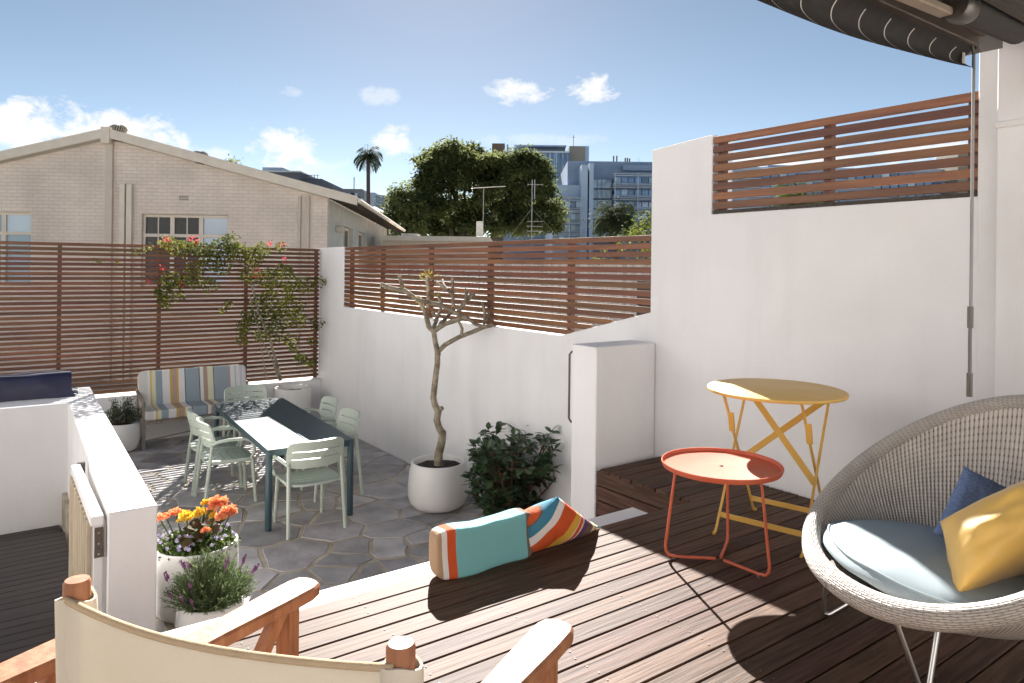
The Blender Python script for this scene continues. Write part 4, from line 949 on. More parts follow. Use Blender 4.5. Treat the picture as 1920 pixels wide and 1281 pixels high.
# ------------------------------------------------------------------ director's chairs
dc = thing('director_chair', 'teak director chair with natural canvas back standing on the deck', 'chair', (.3, 1.1, 0), 0, 'director chairs')
PL, PR_ = Vector((.096, 1.25, .85)), Vector((.416, .81, .85)); AF = Vector((.9, .436, 0)).normalized()
OB = Vector((.3, 1.1, 0))
sideL = Vector((-AF.y, AF.x, 0))
for P_, ftip in ((PL, Vector((.578, 1.56, 0))), (PR_, Vector((.922, 1.095, 0)))):
    # round back post
    obj('back_post', G().tube([(P_.x - .0, P_.y, .5), (P_.x, P_.y, .845), (P_.x, P_.y, .85)], [.019, .019, .0165], 18), TEAK, dc, smooth=40)
    back = ftip - AF * .56
    a_, b_ = Vector((back.x, back.y, .606)), Vector((ftip.x, ftip.y, .606))
    # arm board with rounded front
    poly = []; w = .04
    for (l, s_) in [(0, -.8), (.3, -.85), (.46, -1), (.525, -1), (.55, -.8), (.558, -.4), (.56, 0), (.558, .4), (.55, .8), (.525, 1), (.46, 1), (.3, .85), (0, .8)]:
        p = back + AF * l + sideL * (s_ * w); poly.append((p.x, p.y))
    obj('armrest', G().prism(poly, .592, .62, 2), TEAK, dc, bevel=.005)
    fl_ = ftip - AF * .075
    obj('front_leg', G().bar((fl_.x, fl_.y, .02), (fl_.x, fl_.y, .592), .045, .028, tuple(AF)), TEAK, dc, bevel=.003)
    d0 = fl_ - AF * .022 + sideL * .0; d1 = fl_ - AF * .2
    obj('diagonal_brace', G().bar((d0.x, d0.y, .585), (d1.x, d1.y, .35), .03, .026, (0, 0, 1)), TEAK, dc, bevel=.003)
    obj('rear_leg', G().bar((back.x + AF.x * .08, back.y + AF.y * .08, .02), (back.x + AF.x * .08, back.y + AF.y * .08, .592), .045, .028, tuple(AF)), TEAK, dc, bevel=.003)
    obj('side_rail', G().bar((back.x + AF.x * .06, back.y + AF.y * .06, .1), (ftip.x - AF.x * .06, ftip.y - AF.y * .06, .1), .03, .045), TEAK, dc)
V = []; F = []; nx_, nz_ = 28, 8; ax = (PR_ - PL); bd = Vector((-ax.y, ax.x, 0)).normalized()
if bd.dot(AF) > 0: bd = -bd
for i in range(nx_ + 1):
    t_ = i / nx_; sag = 4 * t_ * (1 - t_)
    for j in range(nz_ + 1):
        v = j / nz_; p = PL.lerp(PR_, t_) + bd * (.02 + .008 * sag + .03 * sag * v + .004 * math.sin(v * 5 + t_ * 6)); V.append((p.x, p.y, .828 - .25 * v - .02 * sag * (1 - v)))
for i in range(nx_):
    for j in range(nz_): F.append((i * (nz_ + 1) + j, (i + 1) * (nz_ + 1) + j, (i + 1) * (nz_ + 1) + j + 1, i * (nz_ + 1) + j + 1))
cb = obj('canvas_back', G().add(V, F), CANVAS, dc, smooth=60, solid=.002)
obj('top_hem', G().tube([V[i * (nz_ + 1)] for i in range(nx_ + 1)], .0055, 8), CANVASB, cb, world=False, smooth=60).location = (0, 0, 0)
for o in cb.children:
    for v in o.data.vertices: v.co -= OB
for P_ in (PL, PR_):
    n_ = 20; g = G(); Vv = []
    for z, r in ((.57, .027), (.7, .028), (.81, .027), (.826, .0265), (.826, .0225), (.81, .0215)):
        for k in range(n_):
            a = 6.2832 * k / n_; w = .003 * math.sin(3 * a + z * 20); Vv.append((P_.x + (r + w) * math.cos(a), P_.y + (r + w) * math.sin(a), z + .004 * math.sin(a * 2)))
    Ff = [(i * n_ + k, i * n_ + (k + 1) % n_, (i + 1) * n_ + (k + 1) % n_, (i + 1) * n_ + k) for i in range(5) for k in range(n_)]
    obj('canvas_sleeve', G().add(Vv, Ff), CANVAS, dc, smooth=60)
s0, s1 = (.578 + .096) / 2, 0
g = G(); q = [PL + AF * .06, PR_ + AF * .06, PR_ + AF * .46, PL + AF * .46]
g.add([(p.x, p.y, .43 + d) for d in (0, .006) for p in q], [(0, 1, 2, 3), (4, 7, 6, 5), (0, 4, 5, 1), (1, 5, 6, 2), (2, 6, 7, 3), (3, 7, 4, 0)])
obj('canvas_seat', g, CANVAS, dc)
d2 = dup(dc, (.3 - .745, 1.1 + .49, 0), 0, 'second teak director chair, only one armrest showing behind the canvas back')
dc['label'] = 'teak director chair with natural canvas back facing the wicker chair'

# ------------------------------------------------------------------ awning, crank and verandah beam
aw = thing('retractable_awning', 'charcoal awning with white stripes and brown front bar above the deck', 'awning', (2.5, 1.31, 2.3))
AY = 1.31
obj('front_bar', G().box(-1.5, 3.38, AY - .02, AY + .025, 2.30, 2.355), BROWNM, aw, bevel=.004)
prof = [(AY + .0, 2.302), (AY + .028, 2.28), (AY + .05, 2.25), (AY + .052, 2.215), (AY + .035, 2.185), (AY + .012, 2.16), (AY - .008, 2.142)]
def zlow(x): return 1.0
def smooth_prof(P_, n):
    out = []; m_ = len(P_) - 1
    for i in range(n + 1):
        f_ = i / n * m_; k = min(m_ - 1, int(f_)); t_ = f_ - k; a, b, c, d = P_[max(0, k - 1)], P_[k], P_[k + 1], P_[min(m_, k + 2)]
        out.append(tuple(.5 * (2 * b[j] + (c[j] - a[j]) * t_ + (2 * a[j] - 5 * b[j] + 4 * c[j] - d[j]) * t_ ** 2 + (3 * b[j] - a[j] - 3 * c[j] + d[j]) * t_ ** 3) for j in (0, 1)))
    return out
prof = smooth_prof(prof, 18)
V = []; F = []; xs = [-1.5 + 4.9 * i / 90 for i in range(91)]
def drop(x): return 1.0 if x < 2.2 else 1.0 - .45 * ((x - 2.2) / 1.2) ** 2
def vp(x, j, off=0.0):
    y, z = prof[j]; k = drop(x); return (x + (.03 * j / 18 if x > 3.3 else 0) * ((x - 3.3) / .1 if x > 3.3 else 0), y - off, 2.302 - (2.302 - z) * k + .004 * math.sin(x * 5))
for x in xs:
    for j in range(19): V.append(vp(x, j))
for i in range(90):
    for j in range(18): F.append((i * 19 + j, (i + 1) * 19 + j, (i + 1) * 19 + j + 1, i * 19 + j + 1))
va = obj('valance', G().add(V, F), AWN, aw, smooth=70)
for k in range(22):
    x = 3.27 - k * .185
    if x < -1.4: break
    V = []; 
    for j in range(3, 19):
        V += [vp(x - .0035, j, .003), vp(x + .0035, j, .003)]
    g = G().add(V, [(2 * j, 2 * j + 1, 2 * j + 3, 2 * j + 2) for j in range(15)])
    o = obj('stripe', g, WSTR, None); o.parent = va; o.location = (-2.5, -1.31, -2.3)
o = obj('care_tag', G().add([vp(3.345, 4, .004), vp(3.372, 4, .004), vp(3.376, 11, .004), vp(3.35, 11, .004)], [(0, 1, 2, 3)]), WSTR, None); o.parent = va; o.location = (-2.5, -1.31, -2.3)
obj('roller', G().tube([(2.82, 1.125, 2.29), (3.3, 1.125, 2.3)], .05, 20), AWN, aw, smooth=40)
obj('end_cap', G().tube([(2.72, 1.12, 2.275), (2.735, 1.12, 2.275), (2.8, 1.12, 2.278), (2.82, 1.12, 2.278)], [.048, .056, .056, .05], 24), DKMET, aw, smooth=40)
obj('folding_arm', G().bar((1.4, 1.15, 2.222), (2.72, 1.145, 2.255), .05, .028), mat('bronze_aluminium', (.34, .27, .2), .45, metal=.2), aw, bevel=.005)
obj('hood', G().box(-1.5, 3.39, 1.06, 1.285, 2.34, 2.5), BROWNM, aw)
cr = thing('crank_handle', 'long steel awning crank rod hanging from a hook beside the house pier', 'crank', (3.37, 1.31, .8))
def cp(y): return H - (y - 511) / FPX * 3.03
xr, yr = 3.365, 1.305
obj('rod', G().tube([(xr, yr, cp(575)), (xr, yr, cp(105))], .0065, 10), mat('dull_zinc', (.3, .29, .28), .5, metal=.5), cr, smooth=40)
obj('hook', G().tube([(xr, yr, cp(108)), (xr, yr, cp(98)), (xr - .012, yr, cp(90)), (xr - .012, yr, cp(80)), (xr + .003, yr, cp(72)), (xr + .018, yr, cp(80)), (xr + .016, yr, cp(92))], .006, 8), DKMET, cr, smooth=60)
gr = obj('grip', G().tube([(xr - .004, yr, cp(615)), (xr - .004, yr, cp(575))], .0115, 12), DKMET, cr, smooth=40)
obj('bent_arm', G().tube([(xr - .004, yr, cp(615)), (xr - .006, yr, cp(640)), (xr - .02, yr - .006, cp(665)), (xr - .024, yr - .008, cp(698))], .007, 10), DKMET, cr, smooth=60)
obj('grip', G().tube([(xr - .025, yr - .008, cp(742)), (xr - .025, yr - .008, cp(698))], .0115, 12), DKMET, cr, smooth=40)
bmx = thing('verandah_roof', 'dark timber verandah beam above the awning, with an unseen roof sheet added for shade', 'roof', (2, 1.1, 2.4))
obj('beam_body', G().box(-1.5, 4.2, .8, 1.058, 2.285, 2.55), BEAM, bmx, bevel=.006)
obj('bracket', G().prism([(3.40, 2.40), (3.40, 2.30), (3.43, 2.283), (3.655, 2.345), (3.655, 2.46), (3.4, 2.46)], 1.3, 1.42, 1), mat('grey_bracket_paint', (.2, .18, .165), .7, bump=.1), bmx)
obj('rafter', G().box(3.3, 3.42, -1.7, .8, 2.42, 2.54), BEAM, bmx)
obj('shade_roof_sheet', G().box(-2.5, 4.2, -1.74, -.5, 2.555, 2.6), BEAM, bmx)  # out-of-view sheet, added and sized to shade the house front

# ------------------------------------------------------------------ neighbour's gabled brick building
K = CAM + ray(613, 500) * 17.5; K[2] = -1.5
sv = ray(860, 500).copy(); sv[2] = 0; sv /= np.linalg.norm(sv); gv_ = np.array([sv[1], -sv[0], 0])
nbld = thing('brick_building', 'cream painted brick building with low gable behind the slatted screen', 'building', tuple(K), math.atan2(gv_[1], gv_[0]))
def bl(x, y):                       # pixel -> (local x, local z) on the gable wall
    d = ray(x, y); t_ = np.dot(K - CAM, sv) / np.dot(d, sv); q = CAM + d * t_ - K; return float(np.dot(q, gv_)), float(q[2])
def bs(x, y):                       # pixel -> (local y, local z) on the side wall
    d = ray(x, y); t_ = np.dot(K - CAM, gv_) / np.dot(d, gv_); q = CAM + d * t_ - K; return float(np.dot(q, sv)), float(q[2])
rx, rz_ = bl(207, 262); ex, ez = bl(613, 372); lx = 2 * rx; lz = bl(0, 322)[1]; slope = (rz_ - ez) / (ex - rx)
# gable wall with openings cut as strips
w1 = (bl(266, 401), bl(427, 520)); w0 = (bl(-110, 394), bl(57, 520))
def top_at(x): return rz_ - abs(x - rx) * slope
g = G()
def wallpiece(xa, xb, z0, z1=None):
    if z1 is None:
        ks = [xa] + ([rx] if xa < rx < xb else []) + [xb]
        poly = [(xa, z0)] + [(xb, z0)] + [(k, top_at(k)) for k in reversed(ks)]
    else: poly = [(xa, z0), (xb, z0), (xb, z1), (xa, z1)]
    g.prism(poly, 0, .25, 1)
A0, A1, B0, B1 = w0[0][0], w0[1][0], w1[0][0], w1[1][0]; zt, zb1 = w1[0][1], w1[1][1] - .25
wallpiece(lx, A0, 0); wallpiece(A0, A1, zt); wallpiece(A0, A1, 0, zb1); wallpiece(A1, B0, 0); wallpiece(B0, B1, zt); wallpiece(B0, B1, 0, zb1); wallpiece(B1, 0, 0)
obj('gable_wall', g, BRICK, nbld, world=False)
def window(xa, xb, cols, blind=()):
    w = xb - xa; fr_ = G(); y0_, y1_ = .1, .17
    fr_.box(xa, xb, y0_, y1_, zt - .07, zt - .005); fr_.box(xa, xb, y0_, y1_, zb1, zb1 + .07)
    midz = bl(300, 441)[1]; fr_.box(xa, xb, y0_ - .015, y1_, midz - .04, midz + .035)
    for k in range(cols + 1): c = xa + w * k / cols; fr_.box(max(xa, c - .05), min(xb, c + .05), y0_ - .006, y1_ - .004, zb1 + .07, zt - .07)
    for k in range(cols):
        c = xa + w * (k + .5) / cols
        if k != 2: fr_.box(c - .014, c + .014, y0_ + .02, y1_ - .01, zb1 + .07, zt - .07)
    wd = obj('window', fr_, TRIMC, nbld, world=False)
    for k in range(cols):
        for (za, zb_) in ((midz + .035, zt - .07), (zb1 + .07, midz - .04)):
            a = xa + w * k / cols + .05; b = xa + w * (k + 1) / cols - .05
            obj('pane', G().box(a, b, y1_ - .03, y1_ - .02, za, zb_), GLASSW if (k in blind) else GLASSD, wd, world=False)
    obj('sill', G().box(xa - .05, xb + .05, -.05, .1, zb1 - .07, zb1), TRIMC, wd, world=False)
window(B0, B1, 3, (2,)); window(A0, A1, 3, (1, 2))
# pilaster, downpipes, vent
pa = bl(200, 400)[0]; pb = bl(211, 400)[0]
obj('pilaster', G().box(pa, pb + .02, -.09, 0.0, 0, top_at(pa) - .05), RENDB, nbld, world=False)
for xa, xb in ((228, 238), (241, 251)):
    a = bl(xa, 346)[0]; b = bl(xb, 346)[0]; obj('vent_duct', G().box(a, b, -.12, -.001, 0, bl(230, 346)[1]), TRIMC, nbld, world=False, bevel=.006)
for px in (563, 579):
    a = bl(px, 370)[0]; obj('downpipe', G().tube([(a, -.05, 0), (a, -.05, bl(px, 368)[1])], .035, 10), RENDB, nbld, world=False, smooth=40)
obj('downpipe_casing', G().box(bl(566, 370)[0], bl(576, 370)[0], -.03, 0.0, 0, bl(570, 369)[1]), RENDB, nbld, world=False)
va_ = bl(336, 367); vb_ = bl(353, 376); g = G()
for k in range(4): z = vb_[1] + (va_[1] - vb_[1]) * k / 3; g.box(va_[0], vb_[0], -.02, 0.0, z - .012, z + .012)
obj('air_vent', g, RENDB, nbld, world=False); obj('air_vent', G().box(va_[0], vb_[0], -.004, 0.0, vb_[1], va_[1]), GLASSD, nbld, world=False)
# side wall with windows
SL = bs(716, 440)[0] + 2
wins = [bs(a, 428)[0] for a in (644, 662, 672, 686, 696, 703)]; szt, szb = bs(645, 424)[1], bs(645, 470)[1]
g = G(); cuts = [.25] + wins + [SL]
for i in range(len(cuts) - 1):
    a, b = cuts[i], cuts[i + 1]
    if i % 2 == 0: g.box(-.25, 0, a, b, 0, ez - .02)
    else: g.box(-.25, 0, a, b, szt, ez - .02); g.box(-.25, 0, a, b, 0, szb)
obj('side_wall', g, mat('pale_painted_brick', (.58, .56, .53), .75, (.5, .48, .45), 2), nbld, world=False)
for i in range(0, 6, 2):
    a, b = wins[i], wins[i + 1]; wd = obj('window', G().box(-.18, -.12, a, b, szt - .08, szt).box(-.18, -.12, a, b, szb, szb + .08).box(-.18, -.12, (a + b) / 2 - .04, (a + b) / 2 + .04, szb, szt).box(-.18, -.12, a, a + .07, szb, szt).box(-.18, -.12, b - .07, b, szb, szt), TRIMC, nbld, world=False)
    obj('pane', G().box(-.16, -.15, a, b, szb, szt), GLASSD, wd, world=False)
obj('wall_lamp', G().box(0, .2, bs(629, 430)[0], bs(633, 430)[0], bs(630, 436)[1], bs(630, 424)[1]), RENDB, nbld, world=False, bevel=.03)
# roof: two slopes, barge boards, gutter
ov, ye, th_ = .75, SL, .1
zr = rz_ + .12
for s in (1, -1):
    xe = rx + s * (abs(rx) + ov); ze = zr - (abs(rx) + ov) * slope
    rf = obj('roof', G().prism([(rx, zr), (xe, ze), (xe, ze + th_), (rx, zr + th_)], -.18, ye, 1), ROOFM, nbld, world=False)
    if s == 1:
        g = G(); 
        for k in range(40): 
            y = .3 + k * .5
            if y > ye - .3: break
            g.bar((.0, y, ez + .06), (ov - .05, y, ez + .06 - ov * slope), .05, .1)
        obj('rafter_ends', g, BEAM, rf, world=False)
    obj('barge_board', G().prism([(rx, zr - .1), (xe, ze - .1), (xe, ze + th_ + .02), (rx, zr + th_ + .02)], -.24, -.181, 1), TRIMC, rf, world=False)
    obj('gutter', G().tube([(xe + .04, -.2, ze + .02), (xe + .04, ye, ze + .02)], .06, 8), TRIMC, rf, world=False)
obj('ridge_cap', G().box(rx - .1, rx + .1, -.27, -.12, zr - .25, zr + .14), TRIMC, nbld, world=False)
def turbine(lx_, y_, z_, r):
    g = G().lathe([(r * .55, -.2), (r * .55, 0)], 16, (lx_, y_, z_))
    for k in range(22):
        a0 = 6.2832 * k / 22; P_ = []
        for j in range(6):
            ph = -.9 + 2.3 * j / 5; P_.append(Vector((lx_ + r * math.cos(ph) * math.cos(a0 + j * .06), y_ + r * math.cos(ph) * math.sin(a0 + j * .06), z_ + r * .62 + r * .62 * math.sin(ph))))
        g.tube(P_, [r * .04, r * .07, r * .085, r * .085, r * .06, r * .02], 5)
    g.lathe([(r * .3, r * 1.15), (.001, r * 1.28)], 16, (lx_, y_, z_)); tb_ = obj('roof_turbine', g, ROOFM, nbld, world=False, smooth=50); obj('turbine_shade_core', G().lathe([(r * .3, 0), (r * .82, r * .35), (r * .86, r * .62), (r * .7, r * .95), (r * .2, r * 1.14)], 20, (lx_, y_, z_)), BLACKT, tb_, world=False, smooth=50)  # black inner core stands in for the shade between the vanes
turbine(rx - .08, .55, zr + .1, .2)
tx = bl(349, 285)[0]; turbine(tx, .9, top_at(tx) + .12, .2)

# ------------------------------------------------------------------ low flat-roofed building beyond the fence
def bgbox(x0, x1, y0, y1, d, th):
    """box whose front face fills the pixel rectangle at distance d, built along the camera heading"""
    a = atd(x0, (y0 + y1) / 2, d) - CAM; b = atd(x1, (y0 + y1) / 2, d) - CAM; xm = (x0 + x1) / 2
    zt_ = float(atd(xm, y0, d)[2]); zb_ = float(atd(xm, y1, d)[2])
    return float(a @ rt), float(b @ rt), d, d + th, zb_, zt_
HEAD = math.atan2(rt[1], rt[0])
def bthing(name, label, cat, x, d, group=None):
    q = CAM + fw * d + rt * ((x - CX) / FPX * d); q[2] = -1.5
    t = thing(name, label, cat, tuple(q), HEAD, group); t['o'] = [float((q - CAM) @ rt), float(d)]; return t
def bpart(t, name, m_, x0, x1, y0, y1, dd=0.0, th=4.0, par=None, **kw):
    o0, d0 = t['o']; a, b, c, e, z0, z1 = bgbox(x0, x1, y0, y1, d0 + dd, th)
    return obj(name, G().box(a - o0, b - o0, c - d0, e - d0, z0 + 1.5, z1 + 1.5), m_, par or t, world=False, **kw)
lb2 = bthing('flat_roofed_annexe', 'low cream flat-roofed annexe beyond the ramped fence', 'building', 815, 25)
bpart(lb2, 'wall', RENDB, 716, 916, 452, 545, 0, 6); bpart(lb2, 'fascia', TRIMC, 712, 918, 443, 452, -.3, 6.5)
bpart(lb2, 'roof_box', mat('pale_roof_box', (.5, .5, .48), .6), 752, 782, 438, 443, 2, 1)
bpart(lb2, 'chimney', mat('white_chimney', (.7, .68, .64), .8), 893, 905, 415, 443, 2, .3)
tag(lb2, 'low cream flat-roofed annexe beyond the ramped fence', 'building')

# antennas
def antenna(x, ytop, ybot, d, label, kind):
    t = bthing('tv_antenna', label, 'antenna', x, d, 'roof antennas'); o0, d0 = t['o']
    zt_ = float(atd(x, ytop, d)[2]) + 1.5; zb_ = float(atd(x, ybot, d)[2]) + 1.5
    obj('mast', G().tube([(0, 0, zb_), (0, 0, zt_)], .012, 8), mat('grey_galvanised', (.45, .45, .45), .6), t, world=False)
    if kind == 0:
        g = G().tube([(-.45, 0, zt_ - .02), (.8, 0, zt_ + .06)], .014, 6)
        for k in range(16): x_ = -.4 + k * .078; g.tube([(x_, -.14, zt_ - .02 + (x_ + .45) * .064), (x_, .14, zt_ - .02 + (x_ + .45) * .064)], .006, 4)
        for k in range(6): g.tube([(-.42 + .03 * (k % 2), -.2, zt_ - .2 + k * .07), (-.42, .2, zt_ - .2 + k * .07)], .007, 4)
        obj('elements', g, STEEL, t, world=False, kind='stuff')
    else:
        g = G()
        for zz in (zt_ - .15, zt_ - 1.45, zt_ - 1.6, zt_ - 1.3): 
            g.tube([(-.15, 0, zz), (.35, 0, zz)], .01, 5)
            for k in range(5): g.tube([(-.12 + k * .1, -.15, zz), (-.12 + k * .1, .15, zz)], .006, 4)
        g.tube([(.08, 0, zt_ - .6), (.08, 0, zt_)], .012, 5)
        obj('elements', g, STEEL, t, world=False, kind='stuff')
        g = G().tube([(0, 0, zt_ - .9), (1.3, .5, zb_)], .0018, 4).tube([(0, 0, zt_ - .9), (-1.0, .5, zb_)], .0018, 4); obj('guy_wires', g, STEEL, t, world=False)
antenna(905, 352, 445, 25.6, 'long horizontal television antenna mast above the flat-roofed annexe', 0)
antenna(996, 337, 470, 22, 'thin guyed antenna mast with small cross elements before the fig tree', 1)

# ------------------------------------------------------------------ neighbour's yard seen through the fence
pf = thing('paling_fence', 'pale weathered paling fence seen through the slats', 'fence', (8.3, 10, -1.5))
p0 = None
for k in range(115):
    y = 4.6 + k * .104
    if p0 is None: p0 = obj('paling', G().box(-.008, .008, -.047, .047, 0, 2.9), PALING, pf, world=False); o = p0
    else: o = child_copy(p0, pf)
    o.location = (rnd.uniform(-.004, .004), y - 10, rnd.uniform(-.02, .02))
obj('rail', G().box(.01, .06, -5.5, 6.5, .6, .67).box(.01, .06, -5.5, 6.5, 2.2, 2.27), PALING, pf, world=False)
sh_ = thing('garden_shed', 'dark boarded shed partly hidden by the fence beside the tall wall', 'shed', (7.0, 5.4, -1.5))
for k in range(16): obj('board', G().box(6.6, 6.62, 4.2, 6.42, -1.45 + k * .165, -1.3 + k * .165), BLACKT, sh_, bevel=.004)
obj('frame', G().box(6.625, 8.2, 4.2, 6.4, -1.5, 1.13), BLACKT, sh_)
def clump(c, r, n, size, seed, sq=(1, 1, .8)):
    q = random.Random(seed); g = G()
    for k in range(n):
        while True:
            v = Vector((q.uniform(-1, 1), q.uniform(-1, 1), q.uniform(-1, 1)))
            if v.length < 1: break
        v = v.normalized() * v.length ** .4; p = Vector(c) + Vector((v.x * sq[0], v.y * sq[1], v.z * sq[2])) * r
        d = (v + Vector((q.uniform(-1, 1), q.uniform(-1, 1), q.uniform(-1, .6)))); g.leaf(p, d, v + Vector((0, 0, .7)), size * q.uniform(.7, 1.3), size * .55, .1)
    return g
hg = thing('hedge', 'yellow-green sunlit hedge showing above the dark shed', 'hedge', (9.6, 6.4, -1.5))
g = G()
for k in range(26):
    c = clump((rnd.uniform(-.5, .5), -2.4 + k * .22, rnd.uniform(2.2, 3.0)), .42, 120, .09, k); g.add(c.v, c.f)
obj('crown', g, LEAFH, hg, world=False, kind='stuff'); g = G()
for k in range(5): g.tube([(0, -2 + k, 0), (0, -2 + k, 2.4)], .03, 6)
obj('stems', g, BARK, hg, world=False)

# ------------------------------------------------------------------ big fig tree, smaller tree, palms
def tree(name, label, x, d, blobs, stems, leafm, size, dens, seed):
    t = bthing(name, label, 'tree', x, d, None); o0, d0 = t['o']; q = random.Random(seed)
    def L3(px, py, dd=0.0): p = atd(px, py, d + dd) - CAM; return Vector((float(p @ rt) - o0, dd, float(p[2]) + H + 1.5))
    g = G()
    for P_, r in stems:
        pts = [L3(*p) for p in P_]
        if P_[0][1] > 430: pts[0].z = -0.0
        g.tube(pts, [r * (1 - .7 * i / (len(pts) - 1)) for i in range(len(pts))], 8)
    obj('trunk', g, BARK, t, world=False, smooth=60)
    g = G(); px2m = d / FPX
    for (bx, by, rx_, ry_) in blobs:
        c = L3(bx, by, q.uniform(-2.2, 2.2)); R2 = Vector((rx_ * px2m, min(rx_ * px2m, 2.6), ry_ * px2m))
        # each blob is a tuft of small sub-clumps so that its outline is broken
        ns = max(5, int(rx_ * ry_ / 30))
        for s in range(ns):
            while True:
                v = Vector((q.uniform(-1, 1), q.uniform(-1, 1), q.uniform(-1, 1)))
                if v.length < 1: break
            sc2 = c + Vector((v.x * R2.x, v.y * R2.y, v.z * R2.z)); rr = q.uniform(.45, .85)
            for k in range(int(dens)):
                w = Vector((q.gauss(0, .5), q.gauss(0, .5), q.gauss(0, .3))) * rr; p = sc2 + w
                g.leaf(p, w + Vector((q.uniform(-1, 1), q.uniform(-1, 1), q.uniform(-1, .4))), Vector((q.uniform(-.5, .5), q.uniform(-.5, .5), 1)), size * q.uniform(.7, 1.3), size * .6, .1)
    obj('crown', g, leafm, t, world=False, kind='stuff'); return t
FB = [(850, 285, 38, 16), (815, 300, 32, 18), (880, 292, 34, 18), (900, 300, 24, 14), (790, 330, 18, 9), (810, 315, 26, 14), (835, 325, 34, 14), (870, 318, 34, 16), (905, 325, 28, 16), (940, 305, 28, 14), (970, 298, 34, 14), (1000, 315, 30, 18), (1015, 335, 22, 18), (1025, 352, 16, 12), (975, 325, 34, 18), (940, 335, 26, 14), (1000, 352, 24, 12),
      (785, 345, 14, 8), (800, 350, 20, 8), (830, 350, 30, 9), (860, 345, 30, 9), (890, 350, 26, 10), (920, 352, 22, 10), (960, 352, 22, 10), (985, 362, 20, 12), (1028, 362, 12, 8),
      (800, 375, 24, 14), (830, 385, 30, 18), (865, 378, 20, 12), (790, 395, 24, 18), (820, 412, 30, 22), (855, 410, 18, 14), (935, 385, 26, 14), (965, 392, 26, 18), (1000, 390, 26, 16), (1030, 385, 20, 14), (1045, 400, 10, 12), (945, 415, 28, 20), (985, 420, 30, 18), (1020, 418, 26, 16), (1040, 428, 14, 14), (900, 390, 14, 10), (800, 432, 26, 14), (840, 436, 24, 12), (870, 400, 20, 14), (905, 405, 20, 16), (880, 425, 22, 12), (920, 430, 22, 12), (860, 430, 18, 10), (800, 362, 24, 10), (895, 372, 24, 12), (1010, 372, 22, 10), (960, 372, 22, 10), (785, 372, 14, 10), (850, 300, 40, 18), (985, 312, 40, 20), (925, 318, 30, 16)]
FS = [([(868, 470, 0), (867, 430, 0), (862, 395, 0), (850, 360, -.5), (835, 330, -1)], .38), ([(876, 470, 0), (878, 420, 0), (885, 380, .5), (905, 340, 1), (930, 320, 1)], .34), ([(884, 470, 0), (888, 430, .4), (900, 390, 1), (930, 365, 1.4), (975, 350, 1.6), (1000, 335, 1.4)], .3), ([(860, 470, 0), (845, 420, -.5), (820, 380, -1), (800, 350, -1)], .26), ([(888, 470, 0), (930, 420, .6), (970, 385, 1), (1000, 365, 1)], .2), ([(880, 420, 0), (870, 370, .5), (875, 320, 1)], .2)]
tree('fig_tree', 'huge spreading dark green fig tree towering beyond the fence', 875, 60, FB, FS, LEAFT, .36, 78, 3)
tree('small_tree', 'rounded dark green tree left of the huge fig tree', 752, 56, [(750, 362, 20, 12), (745, 380, 24, 14), (765, 385, 22, 16), (742, 405, 24, 16), (770, 410, 22, 18), (750, 428, 26, 14), (778, 430, 16, 12), (728, 415, 10, 12)], [([(755, 470, 0), (755, 420, 0), (750, 370, 0)], .22), ([(755, 440, 0), (768, 400, 0)], .12)], LEAFT, .34, 78, 8)
tree('small_tree', 'tiny dark tree top poking above the brick gable roofline', 435, 70, [(434, 306, 5, 5), (437, 312, 6, 4)], [([(435, 470, 0), (435, 320, 0)], .2)], LEAFT, .3, 30, 5)
def palm(name, label, x, ytop, d, rl, nfr, trunk_r, droop, seed, m_):
    t = bthing(name, label, 'palm', x, d, 'palms beyond the fence'); q = random.Random(seed); zt_ = float(atd(x, ytop, d)[2]) + 1.5
    obj('trunk', G().tube([(.0, 0, 0), (.1, 0, zt_ * .5), (0, 0, zt_)], [trunk_r * 1.2, trunk_r, trunk_r * .9], 10), BARK, t, world=False, smooth=60)
    g = G()
    for k in range(nfr):
        a = q.uniform(0, 6.2832); e = q.uniform(-.7, 1.35); dv = Vector((math.cos(a) * math.cos(e), math.sin(a) * math.cos(e), math.sin(e))); P_ = []; p = Vector((0, 0, zt_)); st_ = rl / 9
        for j in range(10):
            P_.append(p.copy()); p = p + dv * st_; dv = (dv + Vector((0, 0, -droop * (.08 + .03 * j)))).normalized()
        g.tube(P_, [.03 * (1 - j / 11) for j in range(10)], 4)
        for j in range(2, 10):
            d_ = (P_[j] - P_[j - 1]).normalized(); sd = d_.cross(Vector((0, 0, 1))); sd = sd.normalized() if sd.length > .01 else Vector((1, 0, 0))
            for s in (-1, 1):
                for h_ in (0, .5):
                    b_ = P_[j - 1].lerp(P_[j], h_); L_ = rl * .3 * math.sin(math.pi * (j + h_) / 11.5) ** .7
                    g.leaf(b_, sd * s + d_ * .7 + Vector((0, 0, -.55)), Vector((0, 0, 1)), L_ * q.uniform(.8, 1.1), rl * .032, .1)
    obj('fronds', g, m_, t, world=False, kind='stuff'); return t
palm('palm_tree', 'tall slender palm standing alone between the brick roof and the fig tree', 688, 294, 70, 1.75, 62, .2, 1.5, 2, LEAFP)
palm('palm_tree', 'bushy low palm in front of the blue office building', 1150, 408, 40, 1.55, 60, .14, 1.5, 4, LEAFP)
palm('palm_tree', 'sunlit palm crown seen through the upper slatted panel', 1500, 378, 20, 1.0, 40, .12, 1.2, 6, LEAFH)
tree('small_tree', 'leafy yellow-green tree tucked beside the tall white wall end', 1218, 34, [(1214, 415, 8, 14), (1205, 432, 12, 8), (1190, 440, 14, 6)], [([(1212, 470, 0), (1212, 420, 0)], .1)], LEAFH, .2, 40, 6)
